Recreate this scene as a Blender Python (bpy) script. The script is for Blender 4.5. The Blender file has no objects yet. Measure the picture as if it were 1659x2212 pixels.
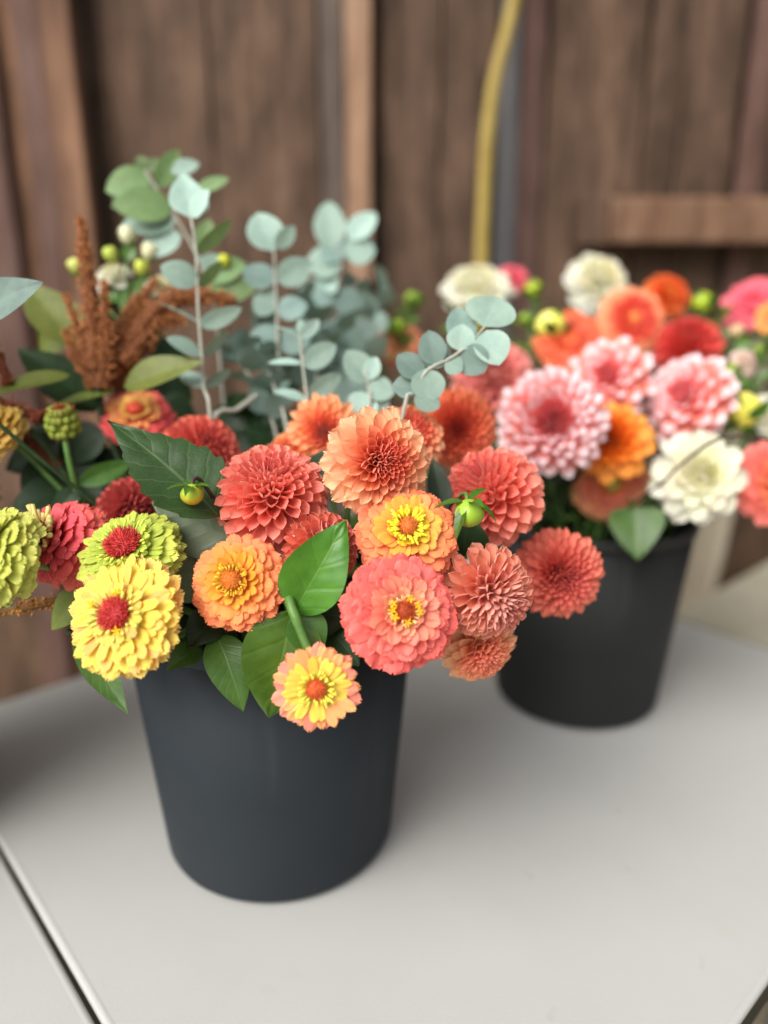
import bpy, math, random
import numpy as np
from mathutils import Vector, Matrix
rnd = random.Random(11)
R = math.radians
sc = bpy.context.scene
col = sc.collection

# ------------------------------------------------------------------ camera, sky, sun, exposure
TABLE_Z = 0.74
PITCH = R(16.0)
FPX = 1600.0
CAM = Vector((0, 0, TABLE_Z + 0.45))
cam = bpy.data.cameras.new('camera')
cam.sensor_fit = 'VERTICAL'
cam.sensor_height = 36.0
cam.lens = 36.0 * FPX / 2212.0
cam.clip_start = 0.02
cam.clip_end = 500
cam.dof.use_dof = True
cam.dof.focus_distance = 0.454
cam.dof.aperture_fstop = cam.lens / 15.4
co = bpy.data.objects.new('camera', cam)
col.objects.link(co)
co.location = CAM
co.rotation_euler = (math.pi / 2 - PITCH, 0, 0)
sc.camera = co
RIGHT = Vector((1, 0, 0))
UP = Vector((0, math.sin(PITCH), math.cos(PITCH)))
FWD = Vector((0, math.cos(PITCH), -math.sin(PITCH)))

SUN_EL, SUN_AZ = R(44), R(222)        # azimuth clockwise from +Y : in front of the wall, to the right
w = bpy.data.worlds.new('World')
sc.world = w
w.use_nodes = True
nt = w.node_tree
sky = nt.nodes.new('ShaderNodeTexSky')
sky.sky_type = 'NISHITA'
sky.sun_disc = False
sky.sun_elevation = SUN_EL
sky.sun_rotation = SUN_AZ
sky.air_density = 1.0
sky.dust_density = 5.0
sky.ozone_density = 1.0
hs = nt.nodes.new('ShaderNodeHueSaturation')
hs.inputs['Saturation'].default_value = 0.25
bg = nt.nodes['Background']
nt.links.new(sky.outputs[0], hs.inputs['Color'])
nt.links.new(hs.outputs[0], bg.inputs['Color'])
bg.inputs['Strength'].default_value = 0.13
sl = bpy.data.lights.new('sun', 'SUN')
sl.energy = 2.2
sl.angle = R(50)
sl.color = (1.0, 0.982, 0.95)
so = bpy.data.objects.new('sun', sl)
col.objects.link(so)
sd = Vector((math.sin(SUN_AZ) * math.cos(SUN_EL), math.cos(SUN_AZ) * math.cos(SUN_EL), math.sin(SUN_EL)))
so.rotation_euler = sd.to_track_quat('Z', 'Y').to_euler()
so.location = sd * 8
sc.view_settings.view_transform = 'Standard'
sc.view_settings.look = 'None'
sc.view_settings.exposure = 0.55
sc.view_settings.gamma = 1.0


# ------------------------------------------------------------------ helpers
def at(px, py, Z):
    """a point of the place seen at photo position px, py (1659 x 2212) and at depth Z"""
    return CAM + (FWD + RIGHT * ((px - 829.5) / FPX) - UP * ((py - 1106) / FPX)) * Z


def cdir(x, y, z):
    return (RIGHT * x + UP * y - FWD * z).normalized()


def lin(r, g=None, b=None):
    if g is None:
        r, g, b = r
    f = lambda c: (c / 255 / 12.92) if c / 255 <= 0.04045 else ((c / 255 + 0.055) / 1.055) ** 2.4
    return (f(r), f(g), f(b))


def mixc(a, b, t):
    return tuple(x + (y - x) * t for x, y in zip(a, b))


def jit(c, s):
    k = 1 + rnd.uniform(-s, s)
    return tuple(max(0, min(1, v * k * (1 + rnd.uniform(-s, s) * .45))) for v in c)


def new_mesh(name, verts, faces, mat=None, uvs=None, smooth=True, tint=None):
    me = bpy.data.meshes.new(name)
    me.from_pydata([tuple(v) for v in verts], [], [tuple(f) for f in faces])
    if smooth:
        me.polygons.foreach_set('use_smooth', [True] * len(me.polygons))
    if uvs is not None:
        ul = me.uv_layers.new(name='UVMap')
        li = np.empty(len(me.loops), dtype=np.int32)
        me.loops.foreach_get('vertex_index', li)
        ul.data.foreach_set('uv', np.asarray(uvs, dtype=np.float32)[li].ravel())
    if tint is not None:
        ca = me.color_attributes.new('tint', 'FLOAT_COLOR', 'POINT')
        t = np.ones((len(verts), 4), dtype=np.float32)
        t[:, :3] = tint
        ca.data.foreach_set('color', t.ravel())
    if mat is not None:
        me.materials.append(mat)
    me.update()
    return me


def link(name, me, parent=None, M=None, color=None, kind=None):
    o = bpy.data.objects.new(name, me)
    col.objects.link(o)
    if parent is not None:
        o.parent = parent
    if M is not None:
        o.matrix_basis = M
    if color is not None:
        o.color = (*color, 1)
    if kind:
        o['kind'] = kind
    return o


def thing(name, label, cat, loc, group=None):
    o = bpy.data.objects.new(name, None)
    col.objects.link(o)
    o.empty_display_size = .02
    o.location = loc
    tag(o, label, cat, group)
    return o


def tag(o, label, cat, group=None):
    o['label'] = label
    o['category'] = cat
    if group:
        o['group'] = group


class Geo:
    def __init__(s):
        s.v, s.f, s.uv, s.t = [], [], [], []
        s.n = 0

    def add(s, v, f, uv=None, tint=None):
        v = np.asarray(v, dtype=float)
        s.v.append(v)
        s.f += [tuple(i + s.n for i in q) for q in f]
        s.uv.append(np.asarray(uv, dtype=float) if uv is not None else np.zeros((len(v), 2)))
        s.t.append(np.tile(np.asarray(tint if tint is not None else (1, 1, 1), dtype=float), (len(v), 1)))
        s.n += len(v)

    def mesh(s, name, mat, smooth=True):
        return new_mesh(name, np.concatenate(s.v), s.f, mat, np.concatenate(s.uv), smooth, np.concatenate(s.t))


def gridfaces(nu, nv):
    return [(i * nv + j, i * nv + j + 1, (i + 1) * nv + j + 1, (i + 1) * nv + j) for i in range(nu - 1) for j in range(nv - 1)]


def tube(pts, radii, ns=8, cap=True):
    pts = [Vector(p) for p in pts]
    n = len(pts)
    vs, fs, uv = [], [], []
    t0 = (pts[1] - pts[0]).normalized()
    side = t0.orthogonal().normalized()
    L = 0
    for i, p in enumerate(pts):
        t = (pts[min(i + 1, n - 1)] - pts[max(i - 1, 0)]).normalized()
        side = (side - t * side.dot(t)).normalized()
        up = t.cross(side)
        r = radii[i] if hasattr(radii, '__len__') else radii
        if i:
            L += (p - pts[i - 1]).length
        for k in range(ns):
            a = 2 * math.pi * k / ns
            vs.append(p + (side * math.cos(a) + up * math.sin(a)) * r)
            uv.append((k / ns, L * 10))
    for i in range(n - 1):
        for k in range(ns):
            k2 = (k + 1) % ns
            fs.append((i * ns + k, i * ns + k2, (i + 1) * ns + k2, (i + 1) * ns + k))
    if cap:
        fs.append(tuple(range(ns - 1, -1, -1)))
        fs.append(tuple((n - 1) * ns + k for k in range(ns)))
    return vs, fs, uv


def smooth_path(pts, n=14):
    """Catmull-Rom through points"""
    P = [Vector(p) for p in pts]
    P = [P[0] * 2 - P[1]] + P + [P[-1] * 2 - P[-2]]
    out = []
    seg = len(P) - 3
    per = max(2, n // seg)
    for i in range(seg):
        a, b, c, d = P[i:i + 4]
        for k in range(per):
            t = k / per
            out.append(0.5 * ((2 * b) + (c - a) * t + (2 * a - 5 * b + 4 * c - d) * t * t + (3 * b - a - 3 * c + d) * t ** 3))
    out.append(P[-2])
    return out


def sphere(c, r, nu=8, nv=12, sz=1.0):
    vs, fs = [], []
    for i in range(nu + 1):
        a = math.pi * i / nu
        for j in range(nv):
            b = 2 * math.pi * j / nv
            vs.append((c[0] + r * math.sin(a) * math.cos(b), c[1] + r * math.sin(a) * math.sin(b), c[2] + r * sz * math.cos(a)))
    for i in range(nu):
        for j in range(nv):
            j2 = (j + 1) % nv
            fs.append((i * nv + j, (i + 1) * nv + j, (i + 1) * nv + j2, i * nv + j2))
    return vs, fs


def frame(direction, normal):
    """rotation with Y along direction and Z near normal"""
    y = Vector(direction).normalized()
    z = Vector(normal)
    z = z - y * z.dot(y)
    z = z.normalized() if z.length > 1e-6 else y.orthogonal().normalized()
    x = y.cross(z)
    return Matrix(((x.x, y.x, z.x), (x.y, y.y, z.y), (x.z, y.z, z.z)))


def axis_frame(axis, spin=0.0):
    q = Vector((0, 0, 1)).rotation_difference(Vector(axis))
    return q.to_matrix() @ Matrix.Rotation(spin, 3, 'Z')


def mat4(rot, scale, loc):
    M = rot.to_4x4() @ Matrix.Diagonal((*scale, 1))
    M.translation = loc
    return M


# ------------------------------------------------------------------ materials
def nodemat(name):
    m = bpy.data.materials.new(name)
    m.use_nodes = True
    t = m.node_tree
    return m, t, t.nodes['Principled BSDF'], t.nodes['Material Output']


def N(t, typ, **kw):
    n = t.nodes.new(typ)
    for k, v in kw.items():
        if k.startswith('i_'):
            n.inputs[int(k[2:]) if k[2:].isdigit() else k[2:]].default_value = v
        else:
            setattr(n, k, v)
    return n


def math_n(t, op, a, b=None):
    n = t.nodes.new('ShaderNodeMath')
    n.operation = op
    for i, x in enumerate((a, b)):
        if x is None:
            continue
        if isinstance(x, (int, float)):
            n.inputs[i].default_value = x
        else:
            t.links.new(x, n.inputs[i])
    return n.outputs[0]


def mix_n(t, fac, a, b, mode='MIX'):
    n = t.nodes.new('ShaderNodeMix')
    n.data_type = 'RGBA'
    n.blend_type = mode
    n.clamp_factor = True
    for s, x in ((0, fac), (6, a), (7, b)):
        if isinstance(x, (int, float)):
            n.inputs[s].default_value = x
        elif isinstance(x, tuple):
            n.inputs[s].default_value = (*x[:3], 1)
        else:
            t.links.new(x, n.inputs[s])
    return n.outputs[2]


def ramp_n(t, fac, stops):
    n = t.nodes.new('ShaderNodeValToRGB')
    e = n.color_ramp.elements
    while len(e) < len(stops):
        e.new(0.5)
    for i, (p, c) in enumerate(stops):
        e[i].position = p
        e[i].color = (*c, 1) if len(c) == 3 else c
    t.links.new(fac, n.inputs[0])
    return n.outputs[0]


def noise_n(t, vec, scale, detail=3, rough=.5, stretch=None):
    n = N(t, 'ShaderNodeTexNoise')
    n.inputs['Scale'].default_value = scale
    n.inputs['Detail'].default_value = detail
    n.inputs['Roughness'].default_value = rough
    if stretch:
        mp = N(t, 'ShaderNodeMapping')
        mp.inputs['Scale'].default_value = stretch
        t.links.new(vec, mp.inputs[0])
        vec = mp.outputs[0]
    t.links.new(vec, n.inputs['Vector'])
    return n.outputs[0]


def smoothstep(t, x, a, b):
    n = N(t, 'ShaderNodeMapRange', interpolation_type='SMOOTHSTEP')
    t.links.new(x, n.inputs[0])
    n.inputs[1].default_value = a
    n.inputs[2].default_value = b
    return n.outputs[0]


def petal_mat(name, base, edge, back=None, base_end=.55, rim=.35, transl=.27, tip_at=None, tip=None, attr=False, rough=.55):
    """thin petal: colour of its own per petal (object colour), base tint, paler rim, paler underside, fine ribs"""
    m, t, p, out = nodemat(name)
    uvn = N(t, 'ShaderNodeUVMap')
    sx = N(t, 'ShaderNodeSeparateXYZ')
    t.links.new(uvn.outputs[0], sx.inputs[0])
    U, V = sx.outputs[1], sx.outputs[0]
    if attr:
        a = N(t, 'ShaderNodeAttribute', attribute_name='tint')
        main = a.outputs['Color']
    else:
        a = N(t, 'ShaderNodeObjectInfo')
        main = a.outputs['Color']
    c = mix_n(t, smoothstep(t, U, .05, base_end), base, main)
    ax = math_n(t, 'ABSOLUTE', math_n(t, 'SUBTRACT', math_n(t, 'MULTIPLY', V, 2), 1))
    if tip is not None:
        # tip colour with a soft front, reaching further along the middle
        c = mix_n(t, smoothstep(t, math_n(t, 'SUBTRACT', U, math_n(t, 'MULTIPLY', ax, .08)), tip_at[0], tip_at[1]), c, tip)
    rimf = math_n(t, 'MULTIPLY', smoothstep(t, math_n(t, 'MAXIMUM', ax, smoothstep(t, U, .86, 1.0)), .72, 1.0), rim)
    c = mix_n(t, rimf, c, edge)
    ribs = noise_n(t, uvn.outputs[0], 1.0, 2, .5, (16, 1.3, 1))
    c = mix_n(t, 1.0, c, ramp_n(t, ribs, [(.3, (.86, .84, .84)), (.7, (1.05, 1.05, 1.05))]), 'MULTIPLY')
    if back is not None:
        g = N(t, 'ShaderNodeNewGeometry')
        c = mix_n(t, math_n(t, 'MULTIPLY', g.outputs['Backfacing'], .6), c, back)
    t.links.new(c, p.inputs['Base Color'])
    p.inputs['Roughness'].default_value = rough
    p.inputs['Specular IOR Level'].default_value = .28
    b = N(t, 'ShaderNodeBump')
    b.inputs['Strength'].default_value = .18
    b.inputs['Distance'].default_value = .002
    t.links.new(ribs, b.inputs['Height'])
    t.links.new(b.outputs[0], p.inputs['Normal'])
    tr = N(t, 'ShaderNodeBsdfTranslucent')
    t.links.new(c, tr.inputs['Color'])
    ms = N(t, 'ShaderNodeMixShader')
    ms.inputs[0].default_value = transl
    t.links.new(p.outputs[0], ms.inputs[1])
    t.links.new(tr.outputs[0], ms.inputs[2])
    t.links.new(ms.outputs[0], out.inputs[0])
    return m


def leaf_mat(name, c1, c2, vein, back, rough=.42, veins=9, transl=.18, spec=.4, vstr=.45, bump=.14):
    m, t, p, out = nodemat(name)
    uvn = N(t, 'ShaderNodeUVMap')
    sx = N(t, 'ShaderNodeSeparateXYZ')
    t.links.new(uvn.outputs[0], sx.inputs[0])
    U, V = sx.outputs[1], sx.outputs[0]
    ax = math_n(t, 'ABSOLUTE', math_n(t, 'SUBTRACT', math_n(t, 'MULTIPLY', V, 2), 1))
    tc = N(t, 'ShaderNodeTexCoord')
    oi = N(t, 'ShaderNodeObjectInfo')
    n1 = noise_n(t, tc.outputs['Object'], 45, 4, .6)
    c = mix_n(t, smoothstep(t, n1, .32, .68), c1, c2)
    hv = N(t, 'ShaderNodeHueSaturation')
    t.links.new(c, hv.inputs['Color'])
    t.links.new(math_n(t, 'ADD', math_n(t, 'MULTIPLY', oi.outputs['Random'], .55), .74), hv.inputs['Value'])
    t.links.new(math_n(t, 'ADD', math_n(t, 'MULTIPLY', oi.outputs['Random'], .03), .485), hv.inputs['Hue'])
    c = hv.outputs[0]
    # midrib and side veins
    mid = math_n(t, 'SUBTRACT', 1, smoothstep(t, ax, .012, .06))
    wob = math_n(t, 'MULTIPLY', math_n(t, 'SUBTRACT', n1, .5), .05)
    ph = math_n(t, 'ADD', math_n(t, 'SUBTRACT', U, math_n(t, 'MULTIPLY', math_n(t, 'POWER', ax, .8), .22)), wob)
    fr = math_n(t, 'FRACT', math_n(t, 'MULTIPLY', ph, veins))
    tri = math_n(t, 'ABSOLUTE', math_n(t, 'SUBTRACT', fr, .5))
    side = math_n(t, 'MULTIPLY', smoothstep(t, tri, .44, .5), .6)
    vo = N(t, 'ShaderNodeTexVoronoi', feature='DISTANCE_TO_EDGE')
    vo.inputs['Scale'].default_value = 22
    t.links.new(uvn.outputs[0], vo.inputs['Vector'])
    net = math_n(t, 'MULTIPLY', math_n(t, 'SUBTRACT', 1, smoothstep(t, vo.outputs[0], .0, .10)), .28)
    vv = math_n(t, 'MULTIPLY', math_n(t, 'MAXIMUM', math_n(t, 'MAXIMUM', mid, side), net), vstr)
    c = mix_n(t, vv, c, vein)
    g = N(t, 'ShaderNodeNewGeometry')
    c = mix_n(t, math_n(t, 'MULTIPLY', g.outputs['Backfacing'], .75), c, back)
    t.links.new(c, p.inputs['Base Color'])
    p.inputs['Roughness'].default_value = rough
    p.inputs['Specular IOR Level'].default_value = spec
    b = N(t, 'ShaderNodeBump')
    b.inputs['Strength'].default_value = bump
    b.inputs['Distance'].default_value = .001
    hgt = math_n(t, 'SUBTRACT', math_n(t, 'MULTIPLY', smoothstep(t, tri, .36, .5), -.7), math_n(t, 'MULTIPLY', mid, .8))
    t.links.new(math_n(t, 'ADD', hgt, math_n(t, 'MULTIPLY', n1, .5)), b.inputs['Height'])
    t.links.new(b.outputs[0], p.inputs['Normal'])
    tr = N(t, 'ShaderNodeBsdfTranslucent')
    t.links.new(mix_n(t, 1.0, c, (1.0, 1.0, .55), 'MULTIPLY'), tr.inputs['Color'])
    ms = N(t, 'ShaderNodeMixShader')
    ms.inputs[0].default_value = transl
    t.links.new(p.outputs[0], ms.inputs[1])
    t.links.new(tr.outputs[0], ms.inputs[2])
    t.links.new(ms.outputs[0], out.inputs[0])
    return m


def plain(name, c1, c2=None, scale=60, rough=.55, bump=.2, spec=.35, objcol=False):
    m, t, p, out = nodemat(name)
    tc = N(t, 'ShaderNodeTexCoord')
    n1 = noise_n(t, tc.outputs['Object'], scale, 4, .6)
    c = mix_n(t, smoothstep(t, n1, .3, .7), c1, c2 or tuple(v * .7 for v in c1))
    t.links.new(c, p.inputs['Base Color'])
    p.inputs['Roughness'].default_value = rough
    p.inputs['Specular IOR Level'].default_value = spec
    if bump:
        b = N(t, 'ShaderNodeBump')
        b.inputs['Strength'].default_value = bump
        b.inputs['Distance'].default_value = .002
        t.links.new(n1, b.inputs['Height'])
        t.links.new(b.outputs[0], p.inputs['Normal'])
    return m


def tint_mat(name, rough=.6, transl=0.0):
    m, t, p, out = nodemat(name)
    a = N(t, 'ShaderNodeAttribute', attribute_name='tint')
    t.links.new(a.outputs['Color'], p.inputs['Base Color'])
    p.inputs['Roughness'].default_value = rough
    p.inputs['Specular IOR Level'].default_value = .3
    return m


def wood_mat(name, dark, mid, light, grain=1.0):
    m, t, p, out = nodemat(name)
    tc = N(t, 'ShaderNodeTexCoord')
    oi = N(t, 'ShaderNodeObjectInfo')
    off = N(t, 'ShaderNodeVectorMath', operation='ADD')
    cmb = N(t, 'ShaderNodeCombineXYZ')
    t.links.new(math_n(t, 'MULTIPLY', oi.outputs['Random'], 37), cmb.inputs[0])
    t.links.new(math_n(t, 'MULTIPLY', oi.outputs['Random'], 91), cmb.inputs[2])
    t.links.new(tc.outputs['Object'], off.inputs[0])
    t.links.new(cmb.outputs[0], off.inputs[1])
    v = off.outputs[0]
    big = noise_n(t, v, 14, 5, .68, (1.2, 1, .40))
    fine = noise_n(t, v, 70 * grain, 5, .7, (1, 1, .035))
    mid_n = noise_n(t, v, 22, 3, .6, (1, 1, .12))
    c = ramp_n(t, big, [(.3, dark), (.5, mid), (.72, light)])
    c = mix_n(t, math_n(t, 'MULTIPLY', smoothstep(t, mid_n, .45, .75), .45), c, light)
    c = mix_n(t, 1.0, c, ramp_n(t, fine, [(.3, (.55, .52, .5)), (.65, (1.12, 1.1, 1.08))]), 'MULTIPLY')
    hv = N(t, 'ShaderNodeHueSaturation')
    t.links.new(c, hv.inputs['Color'])
    t.links.new(math_n(t, 'ADD', math_n(t, 'MULTIPLY', oi.outputs['Random'], .35), .8), hv.inputs['Value'])
    t.links.new(hv.outputs[0], p.inputs['Base Color'])
    p.inputs['Roughness'].default_value = .75
    p.inputs['Specular IOR Level'].default_value = .25
    b = N(t, 'ShaderNodeBump')
    b.inputs['Strength'].default_value = .6
    b.inputs['Distance'].default_value = .004
    t.links.new(math_n(t, 'ADD', fine, math_n(t, 'MULTIPLY', big, .6)), b.inputs['Height'])
    t.links.new(b.outputs[0], p.inputs['Normal'])
    return m


G_LEAF = leaf_mat('leaf_green', lin(52, 84, 30), lin(71, 104, 37), lin(108, 133, 71), lin(101, 119, 87), .38)
G_FRESH = leaf_mat('leaf_fresh', lin(59, 99, 24), lin(77, 115, 32), lin(105, 135, 55), lin(103, 125, 71), .32, veins=4, vstr=.3, bump=.2)
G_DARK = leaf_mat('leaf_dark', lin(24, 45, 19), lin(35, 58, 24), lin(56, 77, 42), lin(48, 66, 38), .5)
G_DAHLIA = leaf_mat('leaf_dahlia', lin(40, 65, 29), lin(48, 77, 36), lin(101, 122, 79), lin(117, 131, 103), .45, veins=7, vstr=.5, bump=.2)
G_OLIVE = leaf_mat('leaf_olive', lin(93, 105, 38), lin(114, 124, 50), lin(129, 139, 77), lin(105, 119, 64), .5, veins=11)
G_SAGE = leaf_mat('leaf_sage', lin(136, 162, 150), lin(158, 182, 168), lin(180, 198, 186), lin(148, 170, 160), .6, veins=4, transl=.15, spec=.3, vstr=.15, bump=.06)
G_GREYGREEN = leaf_mat('leaf_grey_green', lin(100, 124, 116), lin(122, 146, 136), lin(146, 164, 152), lin(120, 142, 132), .55, veins=4, vstr=.15, bump=.06)
G_EUC = leaf_mat('leaf_eucalyptus_young', lin(99, 126, 77), lin(119, 144, 92), lin(143, 161, 118), lin(118, 139, 102), .55, veins=4, transl=.25, vstr=.15, bump=.08)
STEM = plain('stem_green', lin(92, 128, 56), lin(70, 104, 44), 80, .45)
STEM_DARK = plain('stem_dark', lin(48, 70, 34), lin(34, 52, 26), 80, .5)
STEM_SAGE = plain('stem_sage', lin(168, 170, 158), lin(146, 144, 130), 90, .6)
STEM_RED = plain('stem_reddish', lin(74, 58, 44), lin(52, 40, 34), 90, .5)
RUST = tint_mat('amaranth_bead', .75)
TINT = tint_mat('floret', .6)
BUDG = plain('bud_green', lin(132, 158, 48), lin(108, 140, 40), 120, .42)
CORE = tint_mat('flower_core', .8)

# ------------------------------------------------------------------ petals
def wprof(u, base, peak, ex):
    if u < peak:
        return base + (1 - base) * math.sin(math.pi / 2 * u / peak)
    return max(.20, (1 - ((u - peak) / (1 - peak)) ** ex) ** .5)


# name: (base width, peak, tip exponent, curl at base, curl at tip, bend at base, bend at tip, notch)
SHAPES = {
    'ball':   (.40, .76, 2.8, 2.7, 1.30, .10, .05, -.02),
    'tight':  (.50, .76, 2.8, 2.9, 1.9, .15, .25, -.01),
    'bud':    (.6, .62, 1.6, 2.4, 2.2, .2, .7, -.02),
    'cup':    (.40, .72, 2.8, 2.2, 1.0, .05, -.20, -.02),
    'open':   (.36, .66, 2.6, 1.25, .45, .12, -.35, -.03),
    'zball':  (.42, .70, 2.8, .35, -.45, .35, -2.0, .03),
    'long':   (.36, .55, 1.5, 1.2, .55, .25, -.25, -.05),
    'zinnia': (.42, .70, 2.8, .35, -.38, .05, -.70, .03),
    'zspoon': (.45, .70, 2.2, .9, .30, .05, -.30, .03),
    'zflat':  (.30, .72, 2.8, .55, -.25, .10, -.35, .04),
    'strap':  (.50, .76, 2.6, .9, -.15, .25, -.60, .035),
}
_petals = {}


def petal_mesh(shape, var, mat):
    key = (shape, var, mat.name if mat else '')
    if key in _petals:
        return _petals[key]
    v, f, uv = petal_geo(shape, var)
    me = new_mesh('petal', v, f, mat, uv)
    _petals[key] = me
    return me


_pgeo = {}


def petal_geo(shape, var, nu=9, nv=9):
    if (shape, var) in _pgeo:
        return _pgeo[(shape, var)]
    r = random.Random(hash(shape) % 1000 * 0 + sum(map(ord, shape)) * 13 + var * 101)
    base, peak, ex, k0, k1, b0, b1, notch = SHAPES[shape]
    k0 *= r.uniform(.9, 1.1)
    k1 *= r.uniform(.8, 1.2)
    b1 += r.uniform(-.15, .15)
    p1, p2, p3 = (r.uniform(0, 6.28) for _ in range(3))
    ruff = r.uniform(.012, .045)
    skew = r.uniform(-.10, .10)
    vs, uv = [], []
    y = z = 0.0
    pu = 0
    for i in range(nu):
        u = 1 - (1 - i / (nu - 1)) ** 1.35
        du = u - pu
        pu = u
        th = b0 + (b1 - b0) * u ** 1.4
        y += math.cos(th) * du
        z += math.sin(th) * du
        wd = .5 * wprof(u, base, peak, ex) * r.uniform(.98, 1.02)
        K = k0 + (k1 - k0) * u ** .9
        if abs(K) < .02:
            K = .02
        for j in range(nv):
            s = j / (nv - 1) * 2 - 1
            a = s * K
            x = wd * math.sin(a) / K + skew * u * u * .5
            zz = wd * (1 - math.cos(a)) / K
            ru = ruff * u * math.sin(s * 4.2 + p1 + u * 3) + ruff * .6 * abs(s) * math.sin(u * 9 + p2 + s)
            ny = 0
            if u > .8:
                ny = notch * (-math.cos(s * math.pi * 1.5 + (p3 - 3.14) * .1)) * ((u - .8) / .2)
            vs.append((x, y + ny, z + zz + ru))
            uv.append(((s + 1) / 2, u))
    va = np.array(vs)
    ang = math.atan2(z, y)
    ca, sa = math.cos(ang), math.sin(ang)
    yy, zz = va[:, 1] * ca + va[:, 2] * sa, -va[:, 1] * sa + va[:, 2] * ca
    va[:, 1], va[:, 2] = yy / math.hypot(y, z), zz
    out = (va, gridfaces(nu, nv), np.array(uv))
    _pgeo[(shape, var)] = out
    return out


def dahlia_layout(p):
    """list of (rotation, scale, location, shape, t) in the head's frame, axis +Z, outer radius 1"""
    s0, s1, g = p.get('s0', .10), p.get('s1', .30), p.get('g', .8)
    pm, H, r0 = R(p.get('phi', 112)), p.get('H', .85), p.get('r0', .16)
    out = []
    acc, phi, i = 0, .05, 0
    dphi = .002
    while phi < pm:
        s = s0 + (s1 - s0) * min(1, phi / R(80)) ** g
        acc += 2 * math.pi * math.sin(phi) * dphi / (s * s)
        phi += dphi
        if acc < 1:
            continue
        acc -= 1
        i += 1
        t = phi / pm
        psi = i * 2.399963 + rnd.uniform(-.08, .08)
        ph = phi + rnd.uniform(-.04, .04) * (s / .3)
        er = 1 / math.sqrt(math.sin(ph) ** 2 + (math.cos(ph) / H) ** 2)
        tilt = ph + p.get('tilt', .0) * (1 - t)
        d = Vector((math.sin(tilt) * math.cos(psi), math.sin(tilt) * math.sin(psi), math.cos(tilt)))
        n = Vector((-math.cos(tilt) * math.cos(psi), -math.cos(tilt) * math.sin(psi), math.sin(tilt)))
        L = (er - r0) * rnd.uniform(.94, 1.05)
        deg = math.degrees(ph)
        shape = p['outer']
        for lim, shp in p['zones']:
            if deg < lim:
                shape = shp
                break
        W = p.get('wf', 1.25) * s * rnd.uniform(.86, 1.12)
        base = Vector((math.sin(ph) * math.cos(psi), math.sin(ph) * math.sin(psi), math.cos(ph))) * r0
        rot = frame(d, n) @ Matrix.Rotation(rnd.uniform(-.18, .18), 3, 'Y')
        out.append((rot, (W, L, W), base, shape, t))
    return out


def zinnia_layout(p):
    K = p.get('rings', 8)
    H = p.get('H', .55)
    a0, a1 = R(p.get('a0', 24)), R(p.get('a1', 112))
    out = []
    for k in range(K):
        t = k / (K - 1)
        al = a0 + (a1 - a0) * t ** p.get('ease', .9)
        rho = math.sin(al)
        W = p.get('w0', .20) + (p.get('w1', .34) - p.get('w0', .20)) * t
        n = max(6, round(2 * math.pi * rho / (W * p.get('pack', .86))))
        L = p.get('l0', .24) + (p.get('l1', .55) - p.get('l0', .24)) * t
        lift0 = p.get('lift0', 45) + (p.get('lift1', 16) - p.get('lift0', 45)) * t
        off = rnd.uniform(0, 6)
        for q in range(n):
            if rnd.random() < p.get('drop', 0):
                continue
            psi = off + (q + rnd.uniform(-.18, .18)) * 2 * math.pi / n
            aj = al + rnd.uniform(-.06, .06)
            rr = rnd.uniform(.91, 1.05)
            cr = Vector((math.cos(psi), math.sin(psi), 0))
            tip = cr * math.sin(aj) * rr + Vector((0, 0, H * math.cos(aj) * rr))
            zb = H * (p.get('zb0', .62) + (p.get('zb1', -.25) - p.get('zb0', .62)) * t)
            base = cr * (p.get('rb', .16) + .05 * t) + Vector((0, 0, zb))
            d2 = tip - base
            Lq = d2.length
            d2.normalize()
            ml = min(Lq, L * 1.5)
            n2 = Vector((0, 0, 1)) - d2 * d2.z
            if n2.length < .2:
                n2 = -cr
            n2.normalize()
            lf = R(rnd.uniform(-4, 9))
            Lq = ml
            rot = frame(d2, n2) @ Matrix.Rotation(rnd.uniform(-.28, .28), 3, 'Y') @ Matrix.Rotation(lf, 3, 'X')
            shape = p['inner'] if t < p.get('inner_t', .25) else p['outer']
            out.append((rot, (W * rnd.uniform(.82, 1.18), Lq, W * rnd.uniform(.7, 1.5)), tip - d2 * Lq, shape, t))
    return out


def disc_part(parent, M, rad, height, c_in, c_out, c_tip, nfl=160):
    """the zinnia's eye: a dome of packed florets"""
    g = Geo()
    v, f = sphere((0, 0, 0), rad, 8, 18, height / rad)
    g.add(v, f, None, mixc(c_in, c_out, .5))
    for i in range(nfl):
        t = (i + .5) / nfl
        a = math.acos(1 - t)
        psi = i * 2.39996
        d = Vector((math.sin(a) * math.cos(psi), math.sin(a) * math.sin(psi), math.cos(a) * height / rad))
        b = d * rad * .97
        dd = Vector((d.x, d.y, d.z * .7 + .55)).normalized()
        s = rad * rnd.uniform(.035, .06)
        h = rad * rnd.uniform(.12, .42)
        dd = (dd + Vector((rnd.uniform(-.4, .4), rnd.uniform(-.4, .4), 0))).normalized()
        rot = axis_frame(dd, rnd.uniform(0, 6))
        vv = [b + rot @ Vector(q) for q in ((s, 0, 0), (-s * .5, s * .87, 0), (-s * .5, -s * .87, 0), (s * .9, 0, h), (-s * .45, s * .78, h), (-s * .45, -s * .78, h), (0, 0, h * 1.25))]
        ff = [(0, 1, 4, 3), (1, 2, 5, 4), (2, 0, 3, 5), (3, 4, 6), (4, 5, 6), (5, 3, 6)]
        g.add(vv, ff, None, jit(mixc(mixc(c_in, c_out, t), c_tip, rnd.random() * .6), .18))
    o = link('flower_eye', g.mesh('flower_eye', TINT), parent, M)
    return o


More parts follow.
